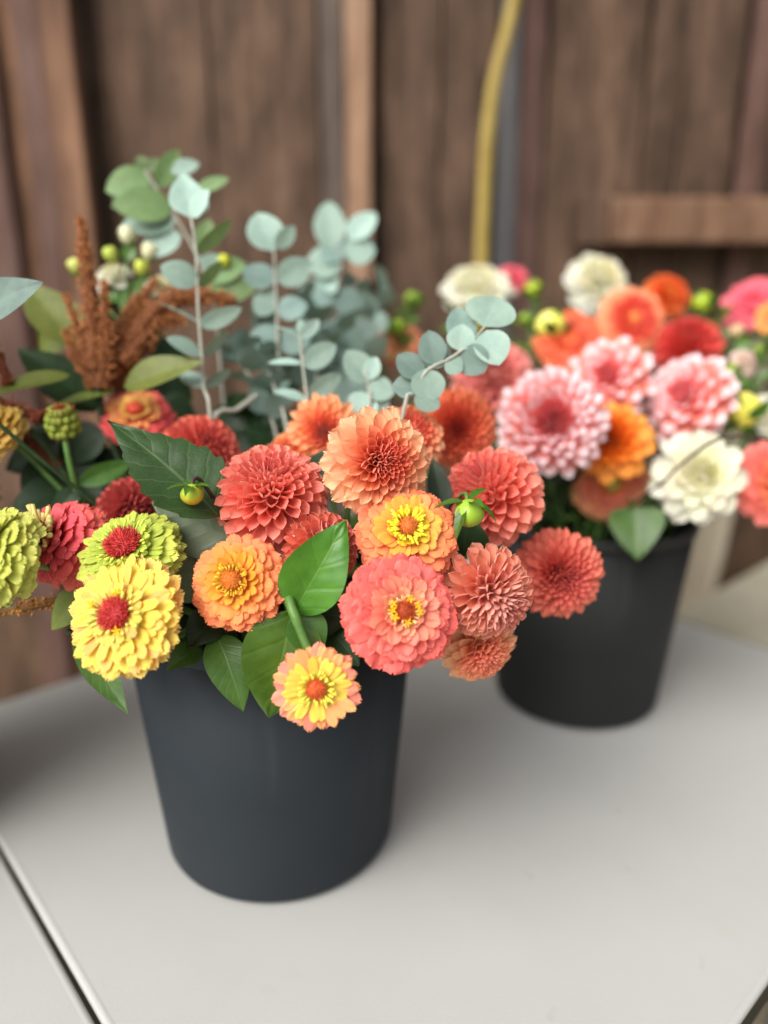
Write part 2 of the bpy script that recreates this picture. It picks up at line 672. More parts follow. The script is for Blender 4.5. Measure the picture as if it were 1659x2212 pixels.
def curl_florets(parent, M, rad, z, n, c1, c2, size):
    """ring of small rolled florets round the eye"""
    g = Geo()
    for i in range(n):
        psi = i * 2.39996 + rnd.uniform(-.2, .2)
        rr = rad * rnd.uniform(.95, 1.5)
        b = Vector((rr * math.cos(psi), rr * math.sin(psi), z - rad * .1))
        ou = rnd.uniform(.45, 1.1)
        d = Vector((math.cos(psi + rnd.uniform(-.3, .3)) * ou, math.sin(psi + rnd.uniform(-.3, .3)) * ou, .8)).normalized()
        L = size * rnd.uniform(.6, 1.5)
        r0 = size * rnd.uniform(.11, .19)
        pts = [b, b + d * L * .6, b + d * L + Vector((math.cos(psi), math.sin(psi), -.2)) * L * .25]
        v, f, uv = tube(pts, [r0 * .7, r0, r0 * 1.25], 6)
        g.add(v, f, None, jit(mixc(c1, c2, rnd.random()), .12))
    link('ray_florets', g.mesh('ray_florets', TINT), parent, M, kind='stuff')


def stars(parent, M, rad, z, n, c, size):
    """little five-pointed yellow disc florets"""
    for i in range(n):
        g = Geo()
        psi = i * 6.283 / n + rnd.uniform(-.5, .5)
        rr = rad * rnd.uniform(1.35, 1.75)
        b = Vector((rr * math.cos(psi), rr * math.sin(psi), z + rad * .45))
        nrm = Vector((math.cos(psi) * .3, math.sin(psi) * .3, 1)).normalized()
        rot = axis_frame(nrm, rnd.uniform(0, 6))
        for k in range(5):
            a = k * 6.283 / 5
            d = rot @ Vector((math.cos(a), math.sin(a), .25))
            v, f, uv = tube([b, b + d * size * .55, b + d * size], [size * .12, size * .2, size * .05], 5)
            g.add(v, f, None, jit(c, .12))
        v, f, uv = tube([b - nrm * size * .9, b], [size * .15, size * .18], 5)
        g.add(v, f, None, c)
        link('star_floret', g.mesh('star_floret', TINT), parent, M)


BUCKETS = {'front': (Vector((-.091, .560, TABLE_Z)), .0975, .1165, .22),
           'back': (Vector((.228, .795, TABLE_Z)), .093, .114, .22),
           'left': (Vector((-.47, .55, TABLE_Z)), .092, .126, .22)}


def stem_path(head, axis, R_, bucket):
    c, rb, rt, H = BUCKETS[bucket]
    back = head - axis * R_ * .5
    hv = Vector((head.x - c.x, head.y - c.y, 0))
    q = hv.copy()
    if q.length > rt * .72:
        q = q.normalized() * rt * .72
    q += Vector((rnd.uniform(-.012, .012), rnd.uniform(-.012, .012), 0))
    rim = Vector((c.x + q.x, c.y + q.y, c.z + H - .004))
    foot = Vector((c.x - q.x * .45, c.y - q.y * .45, c.z + .012))
    m1 = back - axis * max(.02, R_ * .9) - Vector((0, 0, .004))
    if m1.z < rim.z + .006:
        m1.z = max(m1.z, min(back.z, rim.z + .012))
    over = rim + Vector((q.x * .12, q.y * .12, .012))
    return [back, m1, over, (rim * .5 + foot * .5), foot], foot


def flower(name, label, cat, P, Z, rpx, face, layout, mat, colours, bucket='front', group=None, detail=True,
           eye=None, core=None, spin=None, stem_mat=None, stem_r=.0022, stem=True, mat_in=None):
    Rr = rpx * Z / FPX
    axis = cdir(*face)
    head = at(P[0], P[1], Z)
    if stem:
        pth, foot = stem_path(head, axis, Rr, bucket)
    else:
        foot = head
    root = thing(name, label, cat, foot, group)
    rot = axis_frame(axis, rnd.uniform(0, 6.28) if spin is None else spin)
    H4 = rot.to_4x4()
    H4.translation = head - foot
    if stem:
        v, f, uv = tube([p - foot for p in smooth_path(pth, 20)], stem_r, 7)
        link('stem', new_mesh('stem', v, f, stem_mat or STEM, uv), root)
    pet = layout['fn'](layout)
    g = Geo()
    zoff = layout.get('zoff', 0)
    for (prot, scl, loc, shape, t) in pet:
        c = jit(colours(t), .07)
        loc = Vector(loc)
        loc.z += zoff
        M = H4 @ mat4(prot, [s * Rr for s in scl], loc * Rr)
        var = rnd.randrange(6)
        if detail:
            link('petal', petal_mesh(shape, var, mat_in if mat_in and shape in ('bud', 'tight') else mat), root, M, c)
        else:
            v, f, uv = petal_geo(shape, var)
            A = np.array(M)
            g.add(v @ A[:3, :3].T + A[:3, 3], f, uv, c)
    if not detail:
        link('petals', g.mesh('petals', mat), root, kind='stuff')
    cc = core or colours(.3)
    g = Geo()
    hz = layout.get('core_h', .5)
    v, f = sphere((0, 0, (layout.get('core_z', 0) + zoff) * Rr), layout.get('core_r', .5) * Rr, 8, 14, hz)
    g.add(v, f, None, cc)
    link('receptacle', g.mesh('receptacle', CORE), root, H4)
    # calyx behind the head
    g = Geo()
    v, f = sphere((0, 0, 0), 1, 6, 10, .8)
    v = [(x * Rr * .22, y * Rr * .22, (z - layout.get('cal', .42) / .22) * Rr * .22) for x, y, z in v]
    g.add(v, f)
    link('calyx', g.mesh('calyx', BUDG), root, H4)
    if eye:
        zz = (layout['H'] * eye.get('z', .86) + zoff) * Rr
        Me = H4 @ Matrix.Translation((0, 0, zz))
        er = eye['r'] * Rr
        disc_part(root, Me, er, er * eye.get('h', .6), eye['c1'], eye['c2'], eye['c3'], eye.get('n', 160))
        if eye.get('curl'):
            curl_florets(root, H4 @ Matrix.Translation((0, 0, zz)), er, 0, eye['curl'], eye['k1'], eye['k2'], Rr * eye.get('ks', .12))
        if eye.get('stars'):
            stars(root, H4 @ Matrix.Translation((0, 0, zz)), er, 0, eye['stars'], lin(244, 184, 24), Rr * .085)
    return root


# ------------------------------------------------------------------ leaves
_leafn = [0]


def leaf_geo(L, W, shape='ovate', bend=.3, fold=.25, serr=0, nu=15, nv=9, seed=0, wave=.02):
    """leaf along +Y from the origin, upper face +Z"""
    r = random.Random(seed)
    ph = r.uniform(0, 6)
    vs, uv = [], []
    y = z = 0
    pu = 0
    for i in range(nu):
        u = i / (nu - 1)
        du = u - pu
        pu = u
        th = -bend * (u - .3)
        y += math.cos(th) * du * L
        z += math.sin(th) * du * L
        if shape == 'round':
            wd = math.sqrt(max(0, 1 - (2 * u - 1) ** 2)) ** .95
        elif shape == 'lance':
            wd = math.sin(math.pi * min(1, u ** .75)) ** 1.0
        elif shape == 'euc':
            wd = math.sin(math.pi * u ** .86) ** .62 if u < 1 else 0
        elif shape == 'acute':
            wd = math.sin(math.pi * u ** .60) ** 1.15 if u < 1 else 0
        elif shape == 'heart':
            wd = math.sin(math.pi * (u ** .55)) ** .8 if u < 1 else 0
        else:
            wd = math.sin(math.pi * (u ** .72)) ** .85 if u < 1 else 0
        wd = max(wd, .03)
        if serr and .06 < u < .97:
            tooth = ((u * serr) % 1.0)
            wd *= 1 + .16 * (tooth - .5)
        wd *= W / 2
        for j in range(nv):
            s = j / (nv - 1) * 2 - 1
            x = s * wd
            zz = abs(s) * wd * fold + W * wave * math.sin(s * 3 + u * 7 + ph) * abs(s)
            # quilting between side veins
            zz += W * wave * .5 * math.sin((u - abs(s) * .22) * 40) * (1 - abs(s)) * min(1, abs(s) * 4)
            vs.append((x, y, z + zz))
            uv.append(((s + 1) / 2, u))
    return vs, gridfaces(nu, nv), uv


def put_leaf(parent, origin, base, tip, wid, mat, nrm=None, roll=0, shape='ovate', bend=.3, fold=.2, serr=0, petiole=None,
             name='leaf', res=(15, 9), wave=.02):
    """leaf from base to tip (world points); nrm: the side its upper face looks to"""
    base, tip = Vector(base), Vector(tip)
    d = tip - base
    L = d.length
    n = nrm if nrm is not None else (CAM - (base + tip) / 2).normalized() + Vector((0, 0, .6))
    rot = frame(d, n) @ Matrix.Rotation(R(roll), 3, 'Y')
    _leafn[0] += 1
    v, f, uv = leaf_geo(L, wid, shape, bend, fold, serr, res[0], res[1], _leafn[0], wave)
    M = rot.to_4x4()
    M.translation = base - origin
    return link(name, new_mesh(name, v, f, mat, uv), parent, M)


def leafP(parent, origin, b, t, wpx, mat, **kw):
    Zm = (b[2] + t[2]) / 2
    return put_leaf(parent, origin, at(*b), at(*t), wpx * Zm / FPX, mat, **kw)


def stem_part(parent, origin, pts, r, mat, name='stem', n=18):
    sp = smooth_path(pts, n)
    k = len(sp)
    rr = [r[0] + (r[1] - r[0]) * i / (k - 1) for i in range(k)] if hasattr(r, '__len__') else r
    v, f, uv = tube([p - origin for p in sp], rr, 7)
    return link(name, new_mesh(name, v, f, mat, uv), parent)


def to_bucket(p, bucket):
    """points that lead a stem from p down into its bucket"""
    c, rb, rt, H = BUCKETS[bucket]
    q = Vector((p.x - c.x, p.y - c.y, 0))
    if q.length > rt * .7:
        q = q.normalized() * rt * .7
    q += Vector((rnd.uniform(-.02, .02), rnd.uniform(-.02, .02), 0))
    return [Vector((c.x + q.x, c.y + q.y, c.z + H)), Vector((c.x - q.x * .4, c.y - q.y * .4, c.z + .012))]


# ------------------------------------------------------------------ the setting
def box_mesh(name, x0, x1, y0, y1, z0, z1, mat, bev=.004, rag=0.0):
    """bevelled box; rag: uneven long edges (for planks standing along Z)"""
    import bmesh
    bm = bmesh.new()
    nz = 9 if rag else 1
    rows = []
    for i in range(nz + 1):
        z = z0 + (z1 - z0) * i / nz
        a, b = (rnd.uniform(-rag, rag), rnd.uniform(-rag, rag)) if rag else (0, 0)
        rows.append([bm.verts.new(p) for p in ((x0 + a, y0, z), (x1 + b, y0, z), (x1 + b, y1, z), (x0 + a, y1, z))])
    for i in range(nz):
        for k in range(4):
            bm.faces.new((rows[i][k], rows[i][(k + 1) % 4], rows[i + 1][(k + 1) % 4], rows[i + 1][k]))
    bm.faces.new(rows[0][::-1])
    bm.faces.new(rows[-1])
    bmesh.ops.recalc_face_normals(bm, faces=bm.faces)
    if bev:
        es = [e for e in bm.edges if abs((e.verts[0].co - e.verts[1].co).z) > 1e-4 or not rag]
        es = [e for e in es if e.calc_face_angle(0) > .6]
        bmesh.ops.bevel(bm, geom=es, offset=bev, segments=2, affect='EDGES', profile=.6)
    me = bpy.data.meshes.new(name)
    bm.to_mesh(me)
    bm.free()
    me.materials.append(mat)
    return me


W_BROWN = wood_mat('wood_weathered_brown', lin(50, 38, 28), lin(84, 65, 51), lin(116, 92, 76))
W_TAN = wood_mat('wood_worn_tan', lin(118, 90, 70), lin(150, 119, 96), lin(171, 143, 120))
W_GREY = wood_mat('wood_weathered_grey', lin(78, 69, 62), lin(99, 88, 80), lin(117, 106, 98))
W_RED = wood_mat('wood_faded_red', lin(72, 52, 45), lin(94, 70, 62), lin(116, 92, 84))
W_BLUE = wood_mat('wood_blue_grey', lin(74, 72, 75), lin(86, 86, 88), lin(99, 98, 99))
W_WARM = wood_mat('wood_warm_brown', lin(92, 68, 52), lin(124, 92, 72), lin(150, 114, 90))
W_RAIL = wood_mat('wood_dark_rail', lin(92, 66, 50), lin(122, 92, 72), lin(150, 122, 100))
W_PALE = wood_mat('wood_pale_board', lin(126, 118, 102), lin(141, 133, 116), lin(153, 144, 129))

# ground: one sheet of pale trodden earth and concrete
gm, t, p, out = nodemat('ground_dirt')
tc = N(t, 'ShaderNodeTexCoord')
n1 = noise_n(t, tc.outputs['Object'], 3, 6, .65)
n2 = noise_n(t, tc.outputs['Object'], 60, 4, .6)
c = ramp_n(t, n1, [(.3, lin(132, 122, 98)), (.6, lin(156, 146, 120)), (.8, lin(172, 162, 138))])
c = mix_n(t, math_n(t, 'MULTIPLY', n2, .4), c, lin(110, 100, 80))
t.links.new(c, p.inputs['Base Color'])
p.inputs['Roughness'].default_value = .9
b = N(t, 'ShaderNodeBump')
b.inputs['Strength'].default_value = .5
b.inputs['Distance'].default_value = .01
t.links.new(n2, b.inputs['Height'])
t.links.new(b.outputs[0], p.inputs['Normal'])
gs = 60
link('ground', new_mesh('ground', [(-gs, -gs, 0), (gs, -gs, 0), (gs, gs, 0), (-gs, gs, 0)], [(0, 1, 2, 3)], gm), kind='structure')

# barn wall: every board and batten a part
WY = 1.44
wall = thing('barn_wall', 'weathered brown barn wall of upright boards and battens behind the buckets', 'wall', (0, WY, 0))
SX = 0.0008


def board(name, p0, p1, dy, mat, th=.028, z0=.0, z1=3.0, rag=.0025, bev=.004):
    x0, x1 = (p0 - 829.5) * SX, (p1 - 829.5) * SX
    me = box_mesh(name, x0, x1, dy, dy + th, z0, z1, mat, bev, rag)
    o = link(name, me, wall)
    return o


# dark back layer seen through the gaps between boards
board('back_boarding', -3200, 5200, .05, W_BROWN, .03, rag=0, bev=0)
for (a, b, dy, m, nm) in (
        (-420, -64, .0, W_BROWN, 'plank'), (-58, 8, -.035, W_RED, 'batten'),
        (12, 64, -.012, W_WARM, 'plank'), (66, 122, -.05, W_RED, 'batten'), (126, 190, -.062, W_WARM, 'batten'),
        (214, 452, .0, W_BROWN, 'plank'), (455, 688, .003, W_BROWN, 'plank'), (690, 742, -.012, W_GREY, 'plank'), (745, 800, -.035, W_TAN, 'batten'),
        (822, 952, .004, W_BROWN, 'plank'), (955, 1072, .0, W_BROWN, 'plank'), (1080, 1122, -.016, W_BLUE, 'batten'), (1126, 1180, -.008, W_RED, 'plank'),
        (1186, 1398, .002, W_BROWN, 'plank'), (1402, 1476, -.003, W_BROWN, 'plank'), (1480, 1606, .0, W_BROWN, 'plank'),
        (1614, 1668, -.014, W_RED, 'batten'), (1676, 1900, .004, W_BROWN, 'plank')):
    board(nm, a, b, dy, m)
for side in (-1, 1):
    x = -424 if side < 0 else 1904
    while -2800 < x < 4800:
        wd = rnd.uniform(150, 330)
        a, b = (x - wd, x) if side < 0 else (x, x + wd)
        board('plank', a, b - 4, rnd.uniform(-.006, .006), rnd.choice([W_BROWN, W_BROWN, W_RED, W_GREY]))
        x = a - 4 if side < 0 else b + 4

# rail fixed across the wall on the right
def wx(px, Y, py=470):
    b = (py - 1106) / FPX
    k = Y / (math.cos(PITCH) - b * math.sin(PITCH))
    return (px - 829.5) / FPX * k, CAM.z + k * (-math.sin(PITCH) - b * math.cos(PITCH))


yr = 1.36
x0, zt = wx(1322, yr, 424)
_, zb = wx(1322, yr, 524)
rail = thing('wooden_rail', 'dark brown horizontal wooden rail on the wall, high on the right', 'rail', (x0, yr, zb))
me = box_mesh('rail_board', .002, 1.3, 0, .06, .0, zt - zb, W_RAIL, .005)
link('rail_board', me, rail)
me = box_mesh('end_block', -.045, -.0, .006, .066, -.004, zt - zb + .006, W_BROWN, .005)
link('end_block', me, rail)

# pale board leaning under the rail
lb = thing('leaning_board', 'pale narrow board leaning on the wall below the wooden rail', 'board', (.545, 1.33, 0))
me = box_mesh('board', -.035, .035, -.009, .009, 0, 1.13, W_PALE, .003)
o = link('board', me, lb)
o.rotation_euler = (R(-4), R(7), 0)

# yellow hose hanging down the wall
hp = []
for px, py in ((1170, -900), (1166, -480), (1146, -220), (1122, -60), (1098, 60), (1068, 180), (1053, 300), (1046, 420), (1042, 520), (1040, 600), (1036, 760), (1030, 1000)):
    x, z = wx(px, 1.36, py)
    hp.append(Vector((x, 1.36, z)))
hose_m = plain('hose_yellow', lin(158, 138, 70), lin(144, 122, 58), 30, .5, .1)
zz = min(q.z for q in hp)
org = Vector((hp[-1].x, 1.36, zz))
hr = thing('garden_hose', 'dull yellow hose hanging in a slight curve down the barn wall', 'hose', org)
v, f, uv = tube([q - org for q in smooth_path(hp, 40)], .0115, 12)
link('hose_tube', new_mesh('hose_tube', v, f, hose_m, uv), hr)
v, f, uv = tube([Vector((0, 0, .012)), Vector((0, 0, -.035))], .0165, 12)
link('hose_coupling', new_mesh('hose_coupling', v, f, plain('coupling', lin(120, 104, 60), None, 40), uv), hr)

# folding table: two halves with a seam between them
tm, t, p, out = nodemat('table_plastic')
tc = N(t, 'ShaderNodeTexCoord')
n1 = noise_n(t, tc.outputs['Object'], 5, 5, .6)
n2 = noise_n(t, tc.outputs['Object'], 420, 2, .5)
n3 = noise_n(t, tc.outputs['Object'], 14, 4, .55)
c = ramp_n(t, n1, [(.3, lin(168, 168, 163)), (.7, lin(174, 174, 170))])
c = mix_n(t, math_n(t, 'MULTIPLY', smoothstep(t, n3, .60, .78), .30), c, lin(160, 155, 142))
sp = noise_n(t, tc.outputs['Object'], 38, 2, .5)
c = mix_n(t, math_n(t, 'MULTIPLY', smoothstep(t, sp, .70, .80), .22), c, lin(134, 126, 110))
t.links.new(c, p.inputs['Base Color'])
p.inputs['Roughness'].default_value = .42
p.inputs['Specular IOR Level'].default_value = .35
b = N(t, 'ShaderNodeBump')
b.inputs['Strength'].default_value = .12
b.inputs['Distance'].default_value = .001
t.links.new(n2, b.inputs['Height'])
t.links.new(b.outputs[0], p.inputs['Normal'])
BLACK = plain('black_rubber', lin(34, 34, 32), lin(26, 26, 25), 50, .6, .05)
STEELG = plain('grey_steel', lin(96, 98, 100), lin(80, 82, 84), 40, .4, 0)


def slab_mesh(name, L, W, corners, mat, lip=.0005, depth=.0055, rad=.05):
    """plastic table half: rounded plan corners where given, rolled edge, slightly raised lip"""
    loops = []
    prof = ((.006, 0.0), (.0045, lip * .6), (.003, lip * .5), (.0014, -.0004), (.0004, -.0016), (0.0, -.004), (.0005, -depth), (.012, -depth))
    pts = []
    cs = ((0, 0, 180), (L, 0, 270), (L, W, 0), (0, W, 90))
    for (cx, cy, a0), rr in zip(cs, corners):
        r = rr
        ccx = cx + (r if cx == 0 else -r)
        ccy = cy + (r if cy == 0 else -r)
        n = 8
        for k in range(n + 1):
            a = R(a0 + 90 * k / n)
            pts.append((ccx, ccy, r, math.cos(a), math.sin(a)))
    vs, fs = [], []
    for (ins, z) in prof:
        for (ccx, ccy, r, ca, sa) in pts:
            q = max(r - ins, .0)
            sx = sy = 0
            if r - ins < 0:
                sx = (ins - r) * (1 if ccx < L / 2 else -1)
                sy = (ins - r) * (1 if ccy < W / 2 else -1)
            vs.append((ccx + ca * q + sx, ccy + sa * q + sy, z))
    n = len(pts)
    for i in range(len(prof) - 1):
        for k in range(n):
            k2 = (k + 1) % n
            fs.append((i * n + k, (i + 1) * n + k, (i + 1) * n + k2, i * n + k2))
    fs.append(tuple(range(n)))
    fs.append(tuple(reversed(range((len(prof) - 1) * n, len(prof) * n))))
    me = new_mesh(name, vs, fs, mat, smooth=True)
    for pl in me.polygons:
        if len(pl.vertices) > 4:
            pl.use_smooth = False
    return me


TH = R(42)
E2 = Vector((math.cos(TH), math.sin(TH), 0))
E1 = Vector((-math.sin(TH), math.cos(TH), 0))


def tpt(a, b, z=TABLE_Z):
    return E2 * a + E1 * b + Vector((0, 0, z))


TROT = Matrix.Rotation(TH, 4, 'Z')


def leg_frame(g, x, y0, y1, zt):
    pts = [Vector((x, y0, zt)), Vector((x, y0 + .01, .02)), Vector((x, y0 + .03, .013)), Vector((x, y1 - .03, .013)), Vector((x, y1 - .01, .02)), Vector((x, y1, zt))]
    v, f, uv = tube(pts, .0125, 8)
    g.add(v, f, uv)


tab = thing('folding_table', 'pale grey plastic folding table with a seam, carrying both dark buckets', 'table', (0, 0, 0))
tab.matrix_basis = TROT
LX0, LX1, WY0, WY1 = .112, .988, .121, .869
o = link('tabletop', slab_mesh('tabletop', LX1 - LX0, WY1 - WY0, (.006, .05, .05, .006), tm), tab, Matrix.Translation((LX0, WY0, TABLE_Z)))
o = link('tabletop', slab_mesh('tabletop', .876, WY1 - WY0, (.05, .006, .006, .05), tm), tab, Matrix.Translation((LX0 - .0032 - .876, WY0, TABLE_Z)))
for (a, b) in ((LX0 + .004, LX1 - .004), (LX0 - .876 - .001, LX0 - .009)):
    me = box_mesh('edge_band', a, b, WY0 + .003, WY1 - .003, TABLE_Z - .038, TABLE_Z - .006, BLACK, .003)
    link('edge_band', me, tab)
for x in (LX1 - .12, LX0 - .76):
    g = Geo()
    leg_frame(g, x, WY0 + .08, WY1 - .08, TABLE_Z - .044)
    link('leg', g.mesh('leg', STEELG), tab)
for y in (WY0 + .1, WY1 - .1):
    me = box_mesh('support_bar', LX0 - .7, LX1 - .1, y - .012, y + .012, TABLE_Z - .069, TABLE_Z - .0435, STEELG, .003)
    link('support_bar', me, tab)

# second, duller table beyond the first; the bouquet's shade is painted into its colour
t2m = plain('side_table_top', lin(164, 158, 140), lin(150, 144, 124), 9, .6, .05)
st = thing('side_table', 'dull beige side table, bouquet shade painted into its colour, past the far end of the folding table', 'table', (0, 0, 0))
st.matrix_basis = TROT
link('tabletop', slab_mesh('tabletop', .54, .60, (.02, .02, .02, .02), t2m), st, Matrix.Translation((1.006, -.128, TABLE_Z - .004)))
for (x, y) in ((1.05, -.08), (1.05, .43), (1.5, -.08), (1.5, .43)):
    link('leg', box_mesh('leg', x - .018, x + .018, y - .018, y + .018, 0, TABLE_Z - .0145, W_PALE, .003), st)


# buckets
def bucket(bk, label, c1, c2):
    c, rb, rt, H = BUCKETS[bk]
    m, t, p, out = nodemat('bucket_plastic')
    tc = N(t, 'ShaderNodeTexCoord')
    n1 = noise_n(t, tc.outputs['Object'], 9, 5, .6)
    n2 = noise_n(t, tc.outputs['Object'], 16, 4, .7, (1, 1, .06))
    sc_ = noise_n(t, tc.outputs['Object'], 30, 3, .6)
    cc = mix_n(t, n1, c1, c2)
    cc = mix_n(t, math_n(t, 'MULTIPLY', smoothstep(t, n2, .55, .8), .22), cc, lin(78, 84, 88))
    cc = mix_n(t, math_n(t, 'MULTIPLY', smoothstep(t, sc_, .74, .8), .4), cc, lin(120, 124, 126))
    t.links.new(cc, p.inputs['Base Color'])
    t.links.new(math_n(t, 'ADD', math_n(t, 'MULTIPLY', n1, .2), .55), p.inputs['Roughness'])
    p.inputs['Specular IOR Level'].default_value = .22
    b = N(t, 'ShaderNodeBump')
    b.inputs['Strength'].default_value = .08
    b.inputs['Distance'].default_value = .002
    t.links.new(n2, b.inputs['Height'])
    t.links.new(b.outputs[0], p.inputs['Normal'])
    root = thing('flower_bucket', label, 'bucket', c + Vector((0, 0, .0035)))
    ns = 72

    def lathe(name, prof, mat):
        vs, fs = [], []
        for (r, z) in prof:
            for k in range(ns):
                a = 2 * math.pi * k / ns
                vs.append((r * math.cos(a), r * math.sin(a), z))
        for i in range(len(prof) - 1):
            for k in range(ns):
                k2 = (k + 1) % ns
                fs.append((i * ns + k, i * ns + k2, (i + 1) * ns + k2, (i + 1) * ns + k))
        return link(name, new_mesh(name, vs, fs, mat), root)

    s = (rt - rb) / H
    lathe('body', [(.001, .004), (rb - .008, .004), (rb - .004, .001), (rb - .0015, .0015), (rb, .005), (rb + s * .1, .1), (rt - .001, H - .012), (rt - .003, H - .0125), (rb + s * .1 - .003, .1), (rb - .004, .008), (.001, .007)], m)
    lathe('rim', [(rt - .0035, H - .0122), (rt + .0008, H - .0118), (rt + .0015, H - .010), (rt + .0015, H - .002), (rt + .0008, H), (rt - .001, H + .0008), (rt - .0035, H - .001), (rt - .0035, H - .0122)], m)
    # water inside
    wm, t, p, out = nodemat('bucket_water')
    p.inputs['Base Color'].default_value = (.02, .025, .02, 1)
    p.inputs['Roughness'].default_value = .05
    vs, fs = [(0, 0, .12)], []
    rw = rb + s * .12 - .0035
    for k in range(ns):
        a = 2 * math.pi * k / ns
        vs.append((rw * math.cos(a), rw * math.sin(a), .12))
        fs.append((0, k + 1, (k + 1) % ns + 1))
    link('water', new_mesh('water', vs, fs, wm), root)
    return root


bucket('front', 'dark blue grey plastic bucket nearest the camera, under the zinnias', lin(42, 48, 53), lin(34, 39, 44))
bucket('back', 'charcoal plastic bucket standing behind, under the pink and white dahlias', lin(41, 42, 41), lin(33, 34, 34))
bucket('left', 'unseen dark plastic bucket added past the left edge, holding the shading bouquet', lin(47, 53, 58), lin(39, 44, 49))  # out of view, added with its bouquet to darken the left of the table
# ------------------------------------------------------------------ flower kinds
def ball(**k):
    d = dict(fn=dahlia_layout, s0=.12, s1=.30, g=.7, phi=125, H=.9, r0=.14, wf=1.55, outer='ball', zones=((14, 'bud'), (40, 'tight')), core_r=.5, core_h=.9)
    d.update(k)
    return d


def deco(**k):
    d = dict(fn=dahlia_layout, s0=.075, s1=.36, g=1.0, phi=118, H=.62, r0=.12, wf=1.35, outer='open', zones=((16, 'bud'), (34, 'tight'), (56, 'ball'), (72, 'cup')), core_r=.42, core_h=.62)
    d.update(k)
    return d


def zin(**k):
    d = dict(fn=zinnia_layout, H=.55, rings=8, a0=26, a1=118, w0=.20, w1=.36, l0=.26, l1=.55, lift0=38, lift1=14, inner='zspoon', outer='zinnia', core_r=.5, core_h=.5, core_z=-.05, cal=.4)
    d.update(k)
    return d


def lift(c):
    return tuple(v ** .9 for v in c)


def cols(*stops, e=.92):
    """colour by position from the eye (0) outward (1)"""
    st = [(p, tuple(v ** e for v in lin(c))) for p, c in stops]

    def f(t):
        for (p0, c0), (p1, c1) in zip(st, st[1:]):
            if t <= p1:
                return mixc(c0, c1, max(0, (t - p0) / (p1 - p0)))
        return st[-1][1]
    return f


PM_CORAL = petal_mat('petal_coral', lift(lin(236, 84, 58)), lin(255, 184, 156), lin(246, 150, 130), .6, .6)
PM_PEACH = petal_mat('petal_peach', lift(lin(246, 126, 76)), lin(255, 206, 166), lin(244, 142, 122), .75, .35)
PM_SALMON = petal_mat('petal_salmon', lift(lin(220, 110, 84)), lin(252, 190, 168), lin(240, 170, 154), .7, .55)
PM_RED = petal_mat('petal_red_orange', lift(lin(222, 76, 56)), lin(246, 140, 110), lin(216, 90, 76), .7, .35)
PM_ORANGE = petal_mat('petal_orange', lift(lin(222, 70, 20)), lin(252, 188, 96), lin(240, 150, 70), .75, .4)
PM_PINKWHITE = petal_mat('petal_pink_white', lift(lin(232, 62, 30)), lin(252, 236, 236), lin(244, 196, 204), .35, .3, tip_at=(.66, .94), tip=lin(250, 232, 236))
PM_PINKIN = petal_mat('petal_pink_centre', lift(lin(236, 110, 112)), lin(250, 180, 180), lin(236, 130, 140), .5, .4)
PM_WHITE = petal_mat('petal_cream_white', lin(236, 230, 176), lin(240, 240, 234), lin(236, 236, 226), .6, .3, transl=.3)
PM_ZCORAL = petal_mat('petal_zinnia_coral', lift(lin(226, 72, 62)), lin(252, 146, 122), lin(240, 130, 110), .6, .3)
PM_ZORANGE = petal_mat('petal_zinnia_orange', lift(lin(232, 104, 50)), lin(252, 158, 104), lin(238, 138, 92), .6, .3)
PM_ZYELLOW = petal_mat('petal_zinnia_yellow', lift(lin(196, 124, 24)), lin(250, 230, 140), lin(238, 206, 110), .55, .4)
PM_ZLIME = petal_mat('petal_zinnia_lime', lift(lin(110, 122, 24)), lin(226, 232, 128), lin(206, 206, 96), .55, .4)
PM_ZPINK = petal_mat('petal_zinnia_pink', lift(lin(206, 52, 62)), lin(250, 140, 130), lin(236, 120, 100), .6, .3)
PM_SINGLE = petal_mat('petal_zinnia_single', lift(lin(240, 200, 60)), lin(252, 190, 140), lin(240, 160, 110), .62, .3)

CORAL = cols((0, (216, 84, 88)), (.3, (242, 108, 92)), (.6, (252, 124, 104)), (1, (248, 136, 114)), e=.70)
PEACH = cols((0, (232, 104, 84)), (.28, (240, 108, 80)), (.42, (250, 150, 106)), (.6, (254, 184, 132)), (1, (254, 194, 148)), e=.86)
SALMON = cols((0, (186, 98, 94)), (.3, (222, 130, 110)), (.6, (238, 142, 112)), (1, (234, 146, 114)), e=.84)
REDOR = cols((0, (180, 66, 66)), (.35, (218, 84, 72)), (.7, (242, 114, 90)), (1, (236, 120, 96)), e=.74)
ORANGEPE = cols((0, (230, 108, 86)), (.35, (244, 118, 80)), (.6, (252, 160, 102)), (1, (254, 184, 128)), e=.86)
BRIGHTOR = cols((0, (226, 84, 66)), (.4, (248, 110, 74)), (1, (255, 150, 100)), e=.84)
YELLOWOR = cols((0, (226, 90, 20)), (.45, (240, 120, 30)), (.75, (250, 160, 62)), (1, (252, 184, 92)))
PINKW = cols((0, (238, 136, 140)), (.35, (240, 112, 104)), (1, (240, 120, 96)), e=.86)
WHITE = cols((0, (232, 224, 140)), (.4, (238, 234, 196)), (1, (238, 238, 228)))
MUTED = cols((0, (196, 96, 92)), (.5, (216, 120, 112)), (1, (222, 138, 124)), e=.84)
ZCOR = cols((0, (244, 160, 120)), (.22, (240, 116, 106)), (.6, (244, 104, 98)), (1, (244, 106, 92)))
ZORY = cols((0, (236, 200, 40)), (.12, (238, 176, 60)), (.28, (248, 150, 86)), (.6, (248, 128, 84)), (1, (240, 122, 78)))
ZOR = cols((0, (226, 170, 40)), (.14, (236, 160, 50)), (.30, (250, 148, 78)), (.6, (248, 132, 84)), (1, (240, 122, 76)))
ZYEL = cols((0, (214, 200, 76)), (.12, (240, 212, 74)), (.5, (248, 214, 84)), (1, (246, 206, 110)))
